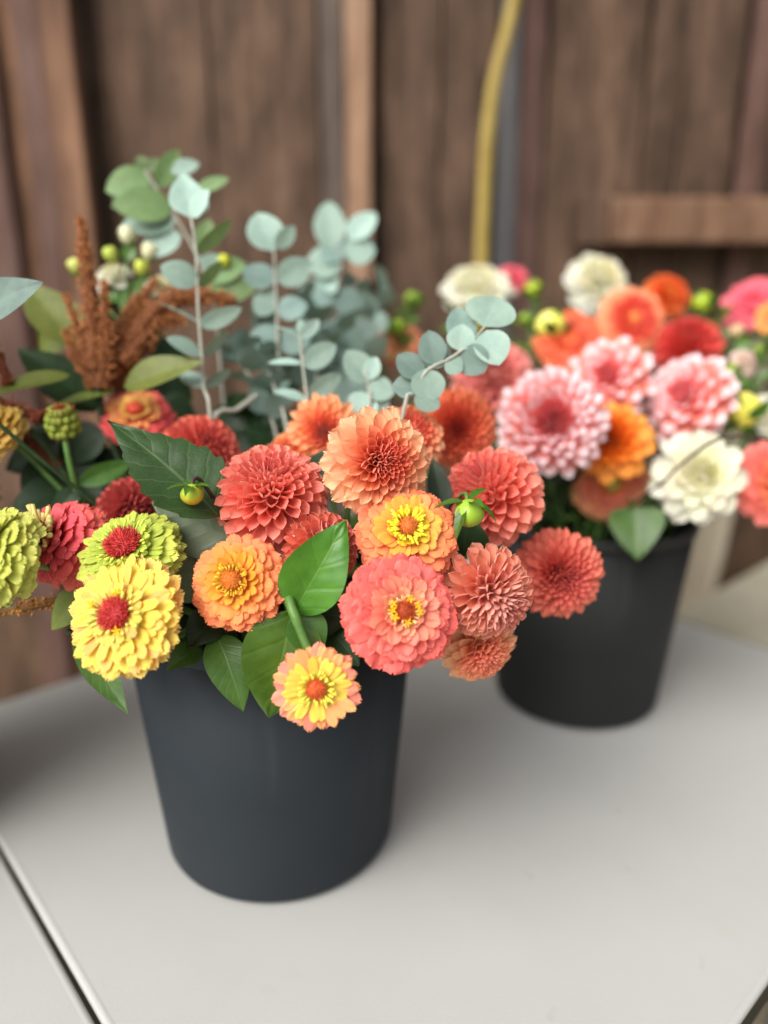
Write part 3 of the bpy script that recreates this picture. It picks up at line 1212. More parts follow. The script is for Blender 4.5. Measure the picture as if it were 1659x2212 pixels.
ZLIM = cols((0, (168, 190, 60)), (.5, (206, 212, 86)), (1, (220, 214, 104)))
ZLIM2 = cols((0, (160, 168, 60)), (.5, (196, 202, 84)), (1, (206, 206, 100)))
ZPIN = cols((0, (226, 92, 96)), (.35, (230, 80, 94)), (.65, (236, 96, 86)), (1, (230, 106, 84)))
ZSIN = cols((0, (244, 212, 80)), (.3, (246, 190, 96)), (.6, (250, 162, 112)), (1, (250, 146, 122)))
ZTAN = cols((0, (190, 150, 50)), (1, (226, 186, 96)))
TAN = cols((0, (190, 96, 80)), (.4, (200, 110, 84)), (.6, (222, 160, 116)), (1, (230, 176, 124)))
BPINK = cols((0, (226, 90, 110)), (1, (240, 120, 132)))
BCORAL = cols((0, (236, 150, 90)), (.3, (236, 110, 96)), (1, (244, 142, 132)))

RED_EYE = dict(r=.23, h=.36, c1=lin(168, 44, 44), c2=lin(190, 38, 46), c3=lin(216, 84, 62), n=240)

# ------------------------------------------------------------------ front bouquet: zinnias
flower('zinnia', 'large buttery yellow zinnia with a red eye, lowest on the left of the front bucket', 'zinnia', (277, 1335), .434, 134, (-.26, .30, .9),
       zin(H=.46, rings=7, a0=33, a1=110, w0=.15, w1=.34, l0=.34, l1=.62, inner='strap', inner_t=.45, outer='strap', pack=.88, ease=.8),
       PM_ZYELLOW, lambda t: mixc(ZYEL(t), lin(244, 158, 104), max(0, rnd.random() - .6) * 1.6), eye=dict(RED_EYE, z=.8, r=.235, curl=24, k1=lin(206, 206, 100), k2=lin(236, 222, 96), ks=.14, stars=3),
       core=lin(206, 160, 50))
flower('zinnia', 'lime green zinnia with a dark red eye, tucked behind the large yellow one', 'zinnia', (286, 1207), .463, 114, (-.10, .62, .75),
       zin(H=.58, rings=7, a0=32, a1=114, w0=.14, w1=.33, ease=.8, l0=.30, l1=.55, inner='strap', inner_t=.5, outer='strap', pack=.82),
       PM_ZLIME, ZLIM, eye=dict(RED_EYE, r=.29, z=.84, curl=34, k1=lin(178, 196, 70), k2=lin(210, 214, 90), ks=.14), core=lin(140, 146, 50))
flower('zinnia', 'yellow green zinnia cut off by the left edge of the photo', 'zinnia', (2, 1203), .445, 106, (-.55, .22, .8),
       zin(H=.8, rings=9, a0=18, a1=120, w0=.20, w1=.44, inner='strap', inner_t=.3, outer='zball', pack=.82),
       PM_ZLIME, ZLIM2, eye=dict(r=.18, h=.6, c1=lin(90, 70, 30), c2=lin(120, 90, 40), c3=lin(150, 120, 50), n=100), core=lin(130, 132, 46))
flower('zinnia', 'pink and coral zinnia seen from its side, between the lime zinnias', 'zinnia', (152, 1178), .49, 92, (-.5, .34, .8),
       zin(H=.95, rings=8, a0=26, a1=116, w0=.30, w1=.56, pack=.8, inner='zball', outer='zball'),
       PM_ZPINK, ZPIN, eye=dict(r=.24, h=.5, c1=lin(110, 30, 30), c2=lin(130, 40, 30), c3=lin(170, 80, 50), n=100, curl=30, k1=lin(196, 180, 110), k2=lin(216, 196, 120), ks=.3),
       core=lin(170, 50, 50))
flower('zinnia', 'neatly layered orange zinnia with a golden eye, right of the yellow zinnia', 'zinnia', (520, 1259), .452, 106, (-.18, .2, .96),
       zin(H=.62, rings=9, a0=22, a1=110, w0=.20, w1=.44, pack=.84),
       PM_ZORANGE, ZOR, eye=dict(r=.17, h=.5, z=.9, c1=lin(206, 110, 40), c2=lin(214, 120, 40), c3=lin(226, 150, 50), n=160, curl=44, k1=lin(206, 166, 44), k2=lin(226, 186, 56), ks=.10),
       core=lin(214, 100, 60))
flower('zinnia', 'big coral pink zinnia with yellow stars round its eye, lowest in the middle', 'zinnia', (862, 1322), .437, 126, (.20, .16, .96),
       zin(H=.5, rings=9, a0=24, a1=110, w0=.20, w1=.46, pack=.8, inner='zspoon', inner_t=.3),
       PM_ZCORAL, ZCOR, eye=dict(r=.14, h=.55, z=.92, c1=lin(110, 40, 30), c2=lin(214, 84, 34), c3=lin(236, 120, 40), n=180, curl=40, k1=lin(236, 206, 140), k2=lin(230, 160, 110), ks=.085, stars=7),
       core=lin(214, 84, 76))
flower('zinnia', 'orange coral zinnia with a bright yellow inner ring, above the big coral pink one', 'zinnia', (878, 1155), .458, 112, (.06, .38, .92),
       zin(H=.5, rings=8, a0=24, a1=110, w0=.22, w1=.46, pack=.8, inner='zflat', inner_t=.3),
       PM_ZCORAL, ZORY, eye=dict(r=.15, h=.8, z=.9, c1=lin(196, 110, 50), c2=lin(222, 120, 50), c3=lin(236, 150, 70), n=180, curl=60, k1=lin(240, 226, 60), k2=lin(226, 206, 40), ks=.14),
       core=lin(220, 100, 70))
flower('zinnia', 'small open yellow and peach zinnia hanging lowest over the bucket front', 'zinnia', (684, 1484), .425, 96, (.06, -.05, .99),
       zin(H=.16, rings=3, a0=50, a1=96, drop=.10, w0=.20, w1=.36, l0=.42, l1=.66, lift0=22, lift1=6, pack=1.0, inner='zflat', outer='zflat', inner_t=.3, core_r=.3, core_h=.3, core_z=0, cal=.25, zb0=.5, zb1=0),
       PM_SINGLE, ZSIN, eye=dict(r=.2, h=.55, z=.9, c1=lin(190, 90, 40), c2=lin(226, 96, 50), c3=lin(236, 120, 60), n=170, curl=46, k1=lin(206, 200, 70), k2=lin(232, 216, 84), ks=.17),
       core=lin(200, 180, 60))
flower('zinnia', 'coral pink zinnia with a yellow ring, half hidden behind the dark toothed leaf', 'zinnia', (296, 906), .61, 80, (.1, .62, .75),
       zin(H=.5, rings=6, a0=26, a1=112, w0=.22, w1=.42), PM_ZPINK, cols((0, (236, 190, 90)), (.25, (236, 150, 90)), (.4, (240, 92, 92)), (1, (238, 90, 94))),
       eye=dict(r=.2, h=.5, c1=lin(200, 60, 50), c2=lin(220, 90, 60), c3=lin(230, 150, 70), n=80), core=lin(200, 60, 60))
flower('zinnia', 'tan yellow zinnia at the left edge below the amaranth', 'zinnia', (-2, 936), .55, 66, (-.4, .45, .75),
       zin(H=.75, rings=6, a0=20, a1=118, w0=.24, w1=.42, inner='strap', outer='strap', lift1=18), PM_ZYELLOW, ZTAN,
       eye=dict(r=.2, h=.5, c1=lin(120, 60, 30), c2=lin(140, 80, 40), c3=lin(160, 100, 40), n=60), core=lin(160, 120, 50))

# ------------------------------------------------------------------ front bouquet: dahlias
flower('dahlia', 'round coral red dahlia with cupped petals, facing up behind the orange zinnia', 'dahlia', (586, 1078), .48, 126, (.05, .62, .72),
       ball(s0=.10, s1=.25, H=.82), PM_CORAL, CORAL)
flower('dahlia', 'peach dahlia with a tight coral eye, largest at the top of the front bouquet', 'dahlia', (813, 1000), .47, 124, (.36, .0, .93),
       deco(s0=.065, s1=.31, H=.62), PM_PEACH, PEACH)
flower('dahlia', 'peach dahlia mostly hidden behind the largest peach dahlia', 'dahlia', (880, 950), .53, 84, (.30, .45, .8),
       deco(s0=.11, s1=.32, H=.7), PM_PEACH, PEACH)
flower('dahlia', 'orange peach dahlia with open petals, left of the largest peach dahlia', 'dahlia', (700, 932), .555, 84, (.12, -.1, .98),
       deco(s0=.11, s1=.31, H=.5, wf=1.1, outer='long'), PM_PEACH, ORANGEPE)
flower('dahlia', 'orange red dahlia with a deep red eye, right of the peach dahlias', 'dahlia', (987, 925), .575, 90, (.02, -.18, .98),
       deco(s0=.10, s1=.25, H=.55, wf=1.2), PM_RED, BRIGHTOR)
flower('dahlia', 'bright coral ball dahlia behind the green bud, its tubes pointing left and up', 'dahlia', (1066, 1075), .515, 110, (-.42, .45, .72),
       ball(s1=.29, H=.95, s0=.13), PM_CORAL, CORAL)
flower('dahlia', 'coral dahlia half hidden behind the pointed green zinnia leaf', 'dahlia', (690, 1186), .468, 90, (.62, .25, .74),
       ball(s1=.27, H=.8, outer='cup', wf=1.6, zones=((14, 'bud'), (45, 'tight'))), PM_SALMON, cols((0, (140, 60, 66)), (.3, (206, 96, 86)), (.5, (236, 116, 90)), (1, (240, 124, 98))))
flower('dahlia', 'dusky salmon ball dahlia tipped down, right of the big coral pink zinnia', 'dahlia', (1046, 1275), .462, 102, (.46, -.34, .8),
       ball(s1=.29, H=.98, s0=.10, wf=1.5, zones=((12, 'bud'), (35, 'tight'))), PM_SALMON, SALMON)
flower('dahlia', 'coral red dahlia alone against the charcoal bucket behind', 'dahlia', (1203, 1237), .535, 100, (.08, -.10, .98),
       deco(s0=.11, s1=.25, H=.66, wf=1.25, outer='cup'), PM_RED, REDOR)
flower('dahlia', 'peach orange dahlia hanging under the dusky salmon one', 'dahlia', (1030, 1392), .49, 92, (.35, -.62, .68),
       deco(s0=.12, s1=.31, H=.7), PM_PEACH, cols((0, (240, 130, 100)), (.35, (250, 146, 104)), (.6, (255, 184, 132)), (1, (255, 206, 160)), e=.8))
flower('dahlia', 'dark coral dahlia behind the small drooping bud with its green sepals', 'dahlia', (430, 985), .575, 90, (.5, .3, .8),
       ball(s1=.26, H=.85), PM_RED, REDOR)
flower('dahlia', 'orange dahlia whose rim just shows above the round coral red one', 'dahlia', (630, 985), .56, 66, (-.1, .6, .75),
       deco(s0=.16, s1=.42, H=.5), PM_ORANGE, ORANGEPE)
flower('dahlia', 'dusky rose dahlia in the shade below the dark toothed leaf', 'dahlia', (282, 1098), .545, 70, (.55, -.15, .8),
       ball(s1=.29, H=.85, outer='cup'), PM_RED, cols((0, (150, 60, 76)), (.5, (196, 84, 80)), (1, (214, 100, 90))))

# ------------------------------------------------------------------ back bouquet
B = dict(bucket='back')
flower('dahlia', 'pink dahlia with white petal tips, largest bloom facing the camera over the back bucket', 'dahlia', (1190, 912), .67, 124, (-.12, .05, .99),
       deco(s0=.10, s1=.31, H=.6, wf=1.1, outer='cup', zones=((12, 'bud'), (34, 'tight'))), PM_PINKWHITE, PINKW, mat_in=PM_PINKIN, **B)
flower('dahlia', 'pink and white dahlia with long petals spread to the upper right, behind the largest', 'dahlia', (1318, 822), .735, 100, (-.45, .25, .85),
       deco(s0=.16, s1=.46, H=.5, wf=.95, outer='long', zones=((14, 'bud'), (34, 'tight'))), PM_PINKWHITE, PINKW, mat_in=PM_PINKIN, **B)
flower('dahlia', 'pink and white dahlia turned to the left above the cream dahlia', 'dahlia', (1492, 862), .73, 108, (-.72, .30, .6),
       deco(s0=.14, s1=.44, H=.55, wf=1.0, outer='open', zones=((12, 'bud'), (30, 'tight'))), PM_PINKWHITE, PINKW, mat_in=PM_PINKIN, **B)
flower('dahlia', 'amber orange dahlia tucked behind the right side of the largest pink one', 'dahlia', (1322, 955), .70, 92, (-.3, .1, .94),
       deco(s0=.14, s1=.44, H=.5, wf=1.0), PM_ORANGE, YELLOWOR, **B)
flower('zinnia', 'muted tan zinnia with a brownish ring, under the amber orange dahlia', 'zinnia', (1315, 1040), .73, 90, (.05, -.25, .95),
       zin(H=.3, rings=5, a0=34, a1=100, w0=.24, w1=.40), PM_ORANGE, TAN, eye=dict(r=.2, h=.5, c1=lin(150, 140, 60), c2=lin(170, 150, 70), c3=lin(190, 170, 80), n=60), core=lin(190, 110, 80), **B)
flower('dahlia', 'cream white dahlia with a yellow heart, low on the right behind the twig', 'dahlia', (1506, 1030), .69, 108, (.02, .1, .99),
       deco(s0=.14, s1=.46, H=.5, wf=1.05, outer='open', zones=((12, 'bud'), (30, 'tight'))), PM_WHITE, WHITE, **B)
flower('zinnia', 'coral pink zinnia cut off by the right edge of the photo', 'zinnia', (1668, 1045), .70, 94, (.15, .05, .98),
       zin(H=.45, rings=7, a0=24, a1=112, w0=.2, w1=.36), PM_ZCORAL, BCORAL, eye=dict(r=.18, h=.5, c1=lin(200, 120, 50), c2=lin(226, 150, 60), c3=lin(236, 180, 80), n=60, curl=20, k1=lin(240, 200, 90), k2=lin(230, 180, 80), ks=.12), core=lin(214, 100, 90), **B)
flower('dahlia', 'white dahlia standing highest against the wooden rail', 'dahlia', (1288, 618), .93, 76, (.25, .35, .9),
       deco(s0=.2, s1=.46, H=.6), PM_WHITE, WHITE, **B)
flower('dahlia', 'flat cream white dahlia above the grey green eucalyptus tip', 'dahlia', (1030, 630), .92, 82, (0, .68, .72),
       deco(s0=.2, s1=.46, H=.5), PM_WHITE, WHITE, **B)
flower('zinnia', 'small pink zinnia beside the flat cream dahlia', 'zinnia', (1108, 606), .94, 38, (.2, .5, .8),
       zin(H=.6, rings=5, w0=.3, w1=.46), PM_ZPINK, BPINK, core=lin(200, 70, 90), **B)
flower('dahlia', 'bright orange dahlia next to the highest white one', 'dahlia', (1438, 643), .92, 54, (.2, .4, .9),
       deco(s0=.2, s1=.42, H=.7), PM_ORANGE, cols((0, (226, 80, 40)), (.6, (240, 100, 48)), (1, (248, 146, 80))), **B)
flower('zinnia', 'peach zinnia with a red ring round its eye, below the bright orange dahlia', 'zinnia', (1363, 693), .84, 74, (.05, .1, .99),
       zin(H=.35, rings=6, a0=24, a1=104, w0=.2, w1=.36), PM_ZORANGE, cols((0, (206, 56, 44)), (.3, (214, 60, 46)), (.44, (244, 150, 104)), (1, (250, 190, 140))),
       eye=dict(r=.15, h=.5, c1=lin(220, 120, 60), c2=lin(236, 140, 80), c3=lin(240, 160, 90), n=60), core=lin(210, 80, 60), **B)
flower('zinnia', 'loose orange zinnia behind the yellow bud, left of the peach zinnia', 'zinnia', (1226, 738), .80, 76, (-.1, .3, .95),
       zin(H=.4, rings=5, w0=.24, w1=.42), PM_ZORANGE, cols((0, (210, 70, 50)), (.4, (226, 96, 60)), (1, (244, 140, 84))), core=lin(206, 90, 50), **B)
flower('dahlia', 'red dahlia right of the pink and white spread petals', 'dahlia', (1484, 757), .82, 74, (-.2, .5, .8),
       ball(s0=.16, s1=.36), PM_RED, cols((0, (206, 66, 66)), (.5, (228, 80, 74)), (1, (240, 116, 104))), **B)
flower('zinnia', 'rose pink zinnia high on the right edge', 'zinnia', (1628, 662), .86, 66, (-.5, .35, .8),
       zin(H=.5, rings=6, w0=.24, w1=.42), PM_ZPINK, BPINK, core=lin(206, 80, 100), **B)
flower('zinnia', 'orange zinnia just below the rose pink one at the right edge', 'zinnia', (1676, 690), .83, 44, (-.3, .2, .9),
       zin(H=.5, rings=5, w0=.26, w1=.44), PM_ZORANGE, cols((0, (240, 140, 70)), (1, (248, 170, 96))), core=lin(220, 120, 60), **B)
flower('dahlia', 'dusty pink dahlia behind the eucalyptus tip, left of the largest pink one', 'dahlia', (1065, 822), .74, 92, (-.1, .3, .95),
       ball(s0=.14, s1=.34, H=.7, outer='cup'), PM_SALMON, MUTED, **B)
flower('zinnia', 'coral and peach zinnia glimpsed between the eucalyptus sprigs', 'zinnia', (862, 745), .82, 52, (-.2, .3, .9),
       zin(H=.5, rings=5, w0=.28, w1=.46), PM_ZCORAL, cols((0, (244, 180, 120)), (1, (238, 110, 96))), core=lin(210, 90, 80), **B)
flower('dahlia', 'small brownish pink dahlia peeping between the two pink and white ones', 'dahlia', (1394, 845), .80, 42, (0, .2, .98),
       ball(s0=.2, s1=.42), PM_SALMON, cols((0, (140, 80, 76)), (1, (190, 116, 104))), **B)
flower('dahlia', 'pale pink blossom low among the green sprays at the right edge', 'dahlia', (1606, 786), .78, 34, (.2, .3, .9),
       deco(s0=.3, s1=.6), PM_WHITE, cols((0, (226, 190, 170)), (1, (240, 214, 206))), **B)
flower('dahlia', 'cream dahlia partly out of frame beside the big yellow bud', 'dahlia', (1676, 905), .76, 62, (.2, .3, .9),
       deco(s0=.2, s1=.46, H=.5), PM_WHITE, WHITE, **B)
# ------------------------------------------------------------------ greenery
def branch(name, label, cat, pts, r, smat, bucket='front', group=None, tail=None):
    """a cut stem: pts are (px, py, Z) from its top downwards, then it runs into its bucket"""
    P = [at(*q) for q in pts]
    down = to_bucket(P[-1], bucket) if tail is None else [at(*q) for q in tail]
    foot = down[-1]
    root = thing(name, label, cat, foot, group)
    stem_part(root, foot, P + down, r, smat)
    return root, foot


def euc(label, pts, leaves, bucket='front', group=None, r=(.0009, .0018), mat=None, auto=None, side=None):
    root, o = branch('eucalyptus_branch', label, 'eucalyptus', pts, r, STEM_SAGE, bucket, group)
    for lf in leaves:
        b, t, wd = lf[:3]
        kw = dict(lf[3]) if len(lf) > 3 else {}
        m = kw.pop('mat', mat or G_SAGE)
        kw.setdefault('shape', 'euc')
        kw.setdefault('bend', rnd.uniform(.1, .4))
        kw.setdefault('fold', .12)
        kw.setdefault('wave', .01)
        leafP(root, o, b, t, wd, m, res=(11, 7), **kw)
    if auto:
        n, size, m = auto
        P = smooth_path([at(*q) for q in pts], 4 * n)
        for i in range(n):
            k = 1 + int(i * (len(P) - 2) / n)
            p = P[k]
            ax = (P[k] - P[min(k + 1, len(P) - 1)]).normalized()
            sd = ax.orthogonal().normalized()
            sd = Matrix.Rotation(i * 1.57 + rnd.uniform(-.4, .4), 3, ax) @ sd
            for sgn in (1, -1):
                s = size * rnd.uniform(.6, 1.2) * (.65 + .45 * i / n)
                d = (sd * sgn + ax * rnd.uniform(.25, .6)).normalized()
                put_leaf(root, o, p, p + d * s, s * rnd.uniform(.8, .95), m, nrm=ax + Vector((0, 0, .3)), roll=rnd.uniform(-55, 55),
                         shape='euc', bend=rnd.uniform(0, .5), fold=.12, res=(10, 7), wave=.01)
    return root


Z1 = .585
euc('tall eucalyptus stem with paired pale leaves and one pointed leaf at its top',
    [(411, 462, Z1), (424, 546, Z1), (428, 667, Z1), (436, 767, Z1), (441, 840, Z1), (457, 922, Z1 - .01)],
    [((411, 470, Z1), (398, 364, Z1 + .012), 84, dict(shape='heart', roll=8)), ((414, 470, Z1), (448, 408, Z1 - .01), 54, dict(roll=-30)),
     ((424, 545, Z1), (505, 476, Z1), 34, dict(mat=G_EUC, roll=50)), ((427, 612, Z1), (346, 572, Z1 - .01), 60, dict(roll=-15)),
     ((427, 616, Z1), (484, 566, Z1 + .02), 34, dict(mat=G_EUC, roll=60)),
     ((428, 698, Z1), (330, 644, Z1 + .01), 40, dict(roll=55)), ((431, 703, Z1), (521, 668, Z1 - .01), 42, dict(roll=48)),
     ((435, 768, Z1), (360, 728, Z1 - .015), 54, dict(roll=25)), ((438, 766, Z1), (498, 716, Z1 + .01), 34, dict(roll=66)),
     ((441, 838, Z1), (394, 800, Z1 + .02), 50, dict(roll=10)), ((442, 834, Z1), (500, 800, Z1), 30, dict(roll=62))])
Z2 = .66
euc('eucalyptus stem leaning left with broad soft green leaves, behind the tall one',
    [(312, 368, Z2), (352, 428, Z2), (404, 510, Z2), (446, 600, Z2), (470, 720, Z2)],
    [((324, 384, Z2), (226, 408, Z2 - .01), 74, {}), ((330, 395, Z2), (240, 446, Z2), 60, {}), ((372, 446, Z2), (244, 440, Z2 - .02), 84, {}),
     ((380, 480, Z2), (262, 482, Z2), 66, dict(mat=G_SAGE)), ((392, 510, Z2), (300, 540, Z2), 66, dict(mat=G_SAGE)),
     ((340, 404, Z2), (386, 322, Z2), 48, dict(roll=20)), ((316, 372, Z2), (300, 334, Z2), 34, {}), ((316, 372, Z2), (340, 340, Z2), 26, {}),
     ((370, 372, Z2), (430, 350, Z2), 38, dict(mat=G_SAGE)), ((425, 410, Z2), (494, 384, Z2), 32, {}),
     ((432, 545, Z2), (452, 470, Z2), 44, {}), ((448, 600, Z2), (530, 566, Z2), 60, {}), ((452, 610, Z2), (500, 640, Z2), 60, {}),
     ((450, 590, Z2), (470, 548, Z2), 56, dict(mat=G_SAGE)), ((470, 640, Z2), (556, 612, Z2), 56, {})], mat=G_EUC)
Z3 = .64
euc('eucalyptus sprig ending in one round leaf against the dark boards',
    [(592, 540, Z3), (594, 600, Z3), (598, 680, Z3), (604, 800, Z3)],
    [((588, 542, Z3), (556, 456, Z3), 82, {}), ((596, 536, Z3), (638, 488, Z3), 38, dict(roll=30)), ((598, 606, Z3), (676, 566, Z3), 62, dict(roll=20)),
     ((592, 612, Z3), (524, 580, Z3), 64, dict(mat=G_GREYGREEN)), ((598, 668, Z3), (548, 640, Z3), 72, {}), ((600, 676, Z3), (664, 656, Z3), 60, dict(mat=G_GREYGREEN)),
     ((602, 740, Z3), (540, 716, Z3), 70, dict(mat=G_GREYGREEN)), ((602, 746, Z3), (670, 730, Z3), 66, dict(mat=G_GREYGREEN))])
Z4 = .75
euc('eucalyptus branch with a cluster of round leaves in front of the pale batten',
    [(722, 520, Z4), (736, 580, Z4), (716, 660, Z4), (700, 780, Z4)],
    [((714, 540, Z4), (710, 430, Z4), 70, {}), ((752, 516, Z4), (812, 458, Z4), 56, {}), ((744, 540, Z4), (812, 540, Z4), 78, {}), ((742, 560, Z4), (700, 520, Z4), 70, dict(mat=G_GREYGREEN)),
     ((738, 572, Z4), (662, 560, Z4), 84, {}), ((730, 600, Z4), (690, 610, Z4), 70, {}), ((728, 640, Z4), (640, 626, Z4), 74, dict(mat=G_GREYGREEN)), ((720, 650, Z4), (790, 660, Z4), 70, dict(mat=G_GREYGREEN)),
     ((712, 700, Z4), (640, 716, Z4), 76, dict(mat=G_GREYGREEN)), ((712, 700, Z4), (772, 730, Z4), 76, dict(mat=G_GREYGREEN))])
Z5 = .58
euc('small upright eucalyptus sprig with narrow paired leaves, just behind the orange peach dahlia',
    [(647, 712, Z5), (652, 770, Z5), (662, 850, Z5), (668, 900, Z5)],
    [((646, 730, Z5), (596, 702, Z5), 26, dict(roll=45)), ((648, 730, Z5), (690, 690, Z5), 32, dict(roll=35)), ((652, 786, Z5), (578, 780, Z5), 42, dict(roll=40)),
     ((656, 790, Z5), (726, 744, Z5), 52, dict(roll=25)), ((662, 866, Z5), (590, 840, Z5), 44, dict(roll=35)), ((668, 856, Z5), (738, 808, Z5), 44, dict(roll=35)),
     ((648, 718, Z5), (648, 690, Z5), 18, {})])
Z6 = .515
euc('eucalyptus tip of big grey green round leaves, leaning right towards the back bucket',
    [(1050, 704, Z6), (1004, 752, Z6), (962, 780, Z6), (922, 800, Z6), (892, 850, Z6), (868, 905, Z6)],
    [((1044, 706, Z6), (1078, 640, Z6 + .012), 112, dict(roll=0, bend=.15)), ((1050, 714, Z6), (1078, 788, Z6 - .005), 80, {}),
     ((1004, 748, Z6), (988, 660, Z6 + .02), 66, dict(mat=G_GREYGREEN)), ((992, 758, Z6), (1000, 700, Z6), 62, {}), ((1000, 752, Z6), (1046, 806, Z6), 74, dict(mat=G_GREYGREEN, roll=30)),
     ((962, 780, Z6), (1000, 800, Z6), 50, {}), ((940, 790, Z6), (926, 712, Z6), 62, dict(mat=G_GREYGREEN)), ((926, 796, Z6), (965, 740, Z6 + .01), 56, dict(mat=G_GREYGREEN)),
     ((922, 796, Z6), (926, 872, Z6), 76, dict(roll=-10)), ((912, 812, Z6), (858, 766, Z6), 62, dict(mat=G_GREYGREEN)), ((900, 840, Z6), (848, 830, Z6), 60, dict(mat=G_GREYGREEN)),
     ((896, 850, Z6), (950, 880, Z6), 60, {})])
Z7 = .57
euc('short eucalyptus sprig of rounded mint leaves above the largest peach dahlia',
    [(790, 800, Z7), (796, 840, Z7), (800, 900, Z7)],
    [((800, 826, Z7), (748, 756, Z7), 66, {}), ((796, 834, Z7), (852, 850, Z7), 60, {}), ((798, 850, Z7), (770, 900, Z7), 70, {}), ((800, 860, Z7), (836, 890, Z7), 66, {}),
     ((796, 820, Z7), (812, 770, Z7), 40, {})], mat=G_EUC if False else G_SAGE)
for lab, pts, sz in (('dense grey green eucalyptus branch filling the middle of the bouquet',
                      [(560, 690, .70), (580, 760, .69), (600, 850, .68), (620, 920, .66)], .034),
                     ('grey green eucalyptus branch between the small sprig and the pale batten',
                      [(660, 640, .72), (668, 700, .70), (676, 780, .69), (690, 860, .66)], .034),
                     ('hazy eucalyptus branch whose top stands left of the cream dahlia',
                      [(826, 606, .80), (816, 680, .78), (800, 760, .74), (780, 860, .68)], .036),
                     ('eucalyptus branch low behind the mint leaved sprig',
                      [(740, 720, .72), (748, 780, .70), (752, 850, .67), (752, 900, .64)], .034),
                     ('eucalyptus branch of hazy leaves behind the sprig with one round leaf',
                      [(560, 590, .76), (566, 660, .75), (580, 740, .73), (600, 840, .68)], .032),
                     ('eucalyptus branch filling the gap below the cluster of round leaves',
                      [(770, 610, .78), (764, 680, .76), (750, 760, .73), (730, 850, .68)], .034),
                     ('eucalyptus branch low in the middle between the grey stems and the orange peach dahlia',
                      [(560, 740, .64), (580, 800, .635), (600, 860, .63), (620, 930, .61)], .028),
                     ('eucalyptus branch in shade behind the tall one, below its lowest pair',
                      [(500, 735, .67), (528, 792, .66), (556, 850, .65), (593, 924, .62)], .030)):
    euc(lab, pts, [], auto=(8, sz, G_SAGE if 'hazy' in lab else G_GREYGREEN))
root, o = branch('bare_stem', 'pale bare eucalyptus stem slanting up to the right in front of the shaded branches', 'stem', [(556, 853, .61), (510, 886, .60), (457, 924, .595)], .0022, STEM_SAGE)


# amaranth
def plume(parent, o, pts, r0, r1, dens=1.0, c1=lin(134, 78, 40), c2=lin(200, 136, 84)):
    """one tapering spike of tiny beads; pts from tip to base with pixel radii r0 -> r1"""
    P = [at(*q) for q in pts]
    S = smooth_path(P, 24)
    Zm = sum(q[2] for q in pts) / len(pts)
    g = Geo()
    L = sum((a - b).length for a, b in zip(S, S[1:]))
    n = int(dens * 340 * L / .08 * (r0 + r1) / 40)
    ra, rb = r0 * Zm / FPX, r1 * Zm / FPX
    v, f, uv = tube([p - o for p in S], [.55 * (ra + (rb - ra) * i / (len(S) - 1)) for i in range(len(S))], 7)
    g.add(v, f, None, mixc(c1, (0, 0, 0), .35))
    oc = [(1, 0, 0), (-1, 0, 0), (0, 1, 0), (0, -1, 0), (0, 0, 1), (0, 0, -1)]
    of = [(0, 2, 4), (2, 1, 4), (1, 3, 4), (3, 0, 4), (2, 0, 5), (1, 2, 5), (3, 1, 5), (0, 3, 5)]
    for i in range(n):
        u = rnd.random()
        k = min(len(S) - 2, int(u * (len(S) - 1)))
        p = S[k].lerp(S[k + 1], rnd.random())
        ax = (S[k + 1] - S[k]).normalized()
        sd = Matrix.Rotation(rnd.uniform(0, 6.28), 3, ax) @ ax.orthogonal().normalized()
        lump = .8 + .4 * math.sin(u * 34 + math.sin(u * 13 + r0) * 3) * math.sin(u * 21 + ra * 900)
        rad = (ra + (rb - ra) * u) * rnd.uniform(.55, 1.0) * lump
        s = .0010 * rnd.uniform(.6, 1.4)
        q = p + sd * rad - o
        rot = axis_frame((sd - ax * .6).normalized(), rnd.uniform(0, 6))
        g.add([q + rot @ Vector((x * s, y * s, z * s * 1.7)) for x, y, z in oc], of, None, jit(mixc(c1, c2, rnd.random() ** 1.5), .2))
    link('flower_spike', g.mesh('flower_spike', RUST, smooth=False), parent)


ZA = .60
root, o = branch('amaranth', 'rust brown amaranth plume with one tall pointed spike and olive leaves', 'amaranth', [(205, 780, ZA), (215, 860, ZA), (235, 940, ZA)], .003, STEM_DARK)
for pts, a, b in (([(174, 468, ZA), (180, 520, ZA), (188, 600, ZA), (200, 700, ZA), (208, 800, ZA)], 7, 38),
                  ([(222, 606, ZA), (226, 660, ZA), (220, 760, ZA)], 8, 24), ([(140, 634, ZA), (164, 700, ZA), (196, 790, ZA)], 8, 22),
                  ([(140, 712, ZA), (164, 770, ZA), (208, 835, ZA)], 10, 26), ([(338, 602, ZA + .05), (296, 660, ZA + .04), (250, 740, ZA + .02)], 10, 30),
                  ([(508, 654, ZA + .04), (440, 640, ZA + .04), (350, 660, ZA + .03), (270, 750, ZA + .02)], 16, 44), ([(236, 690, ZA), (228, 760, ZA), (220, 840, ZA)], 16, 34),
                  ([(400, 690, ZA + .035), (340, 700, ZA + .03), (262, 790, ZA + .01)], 18, 40), ([(300, 640, ZA + .035), (270, 700, ZA + .02), (238, 800, ZA + .01)], 14, 36),
                  ([(330, 730, ZA + .05), (284, 770, ZA + .04), (240, 830, ZA + .02)], 20, 40)):
    plume(root, o, pts, a, b)
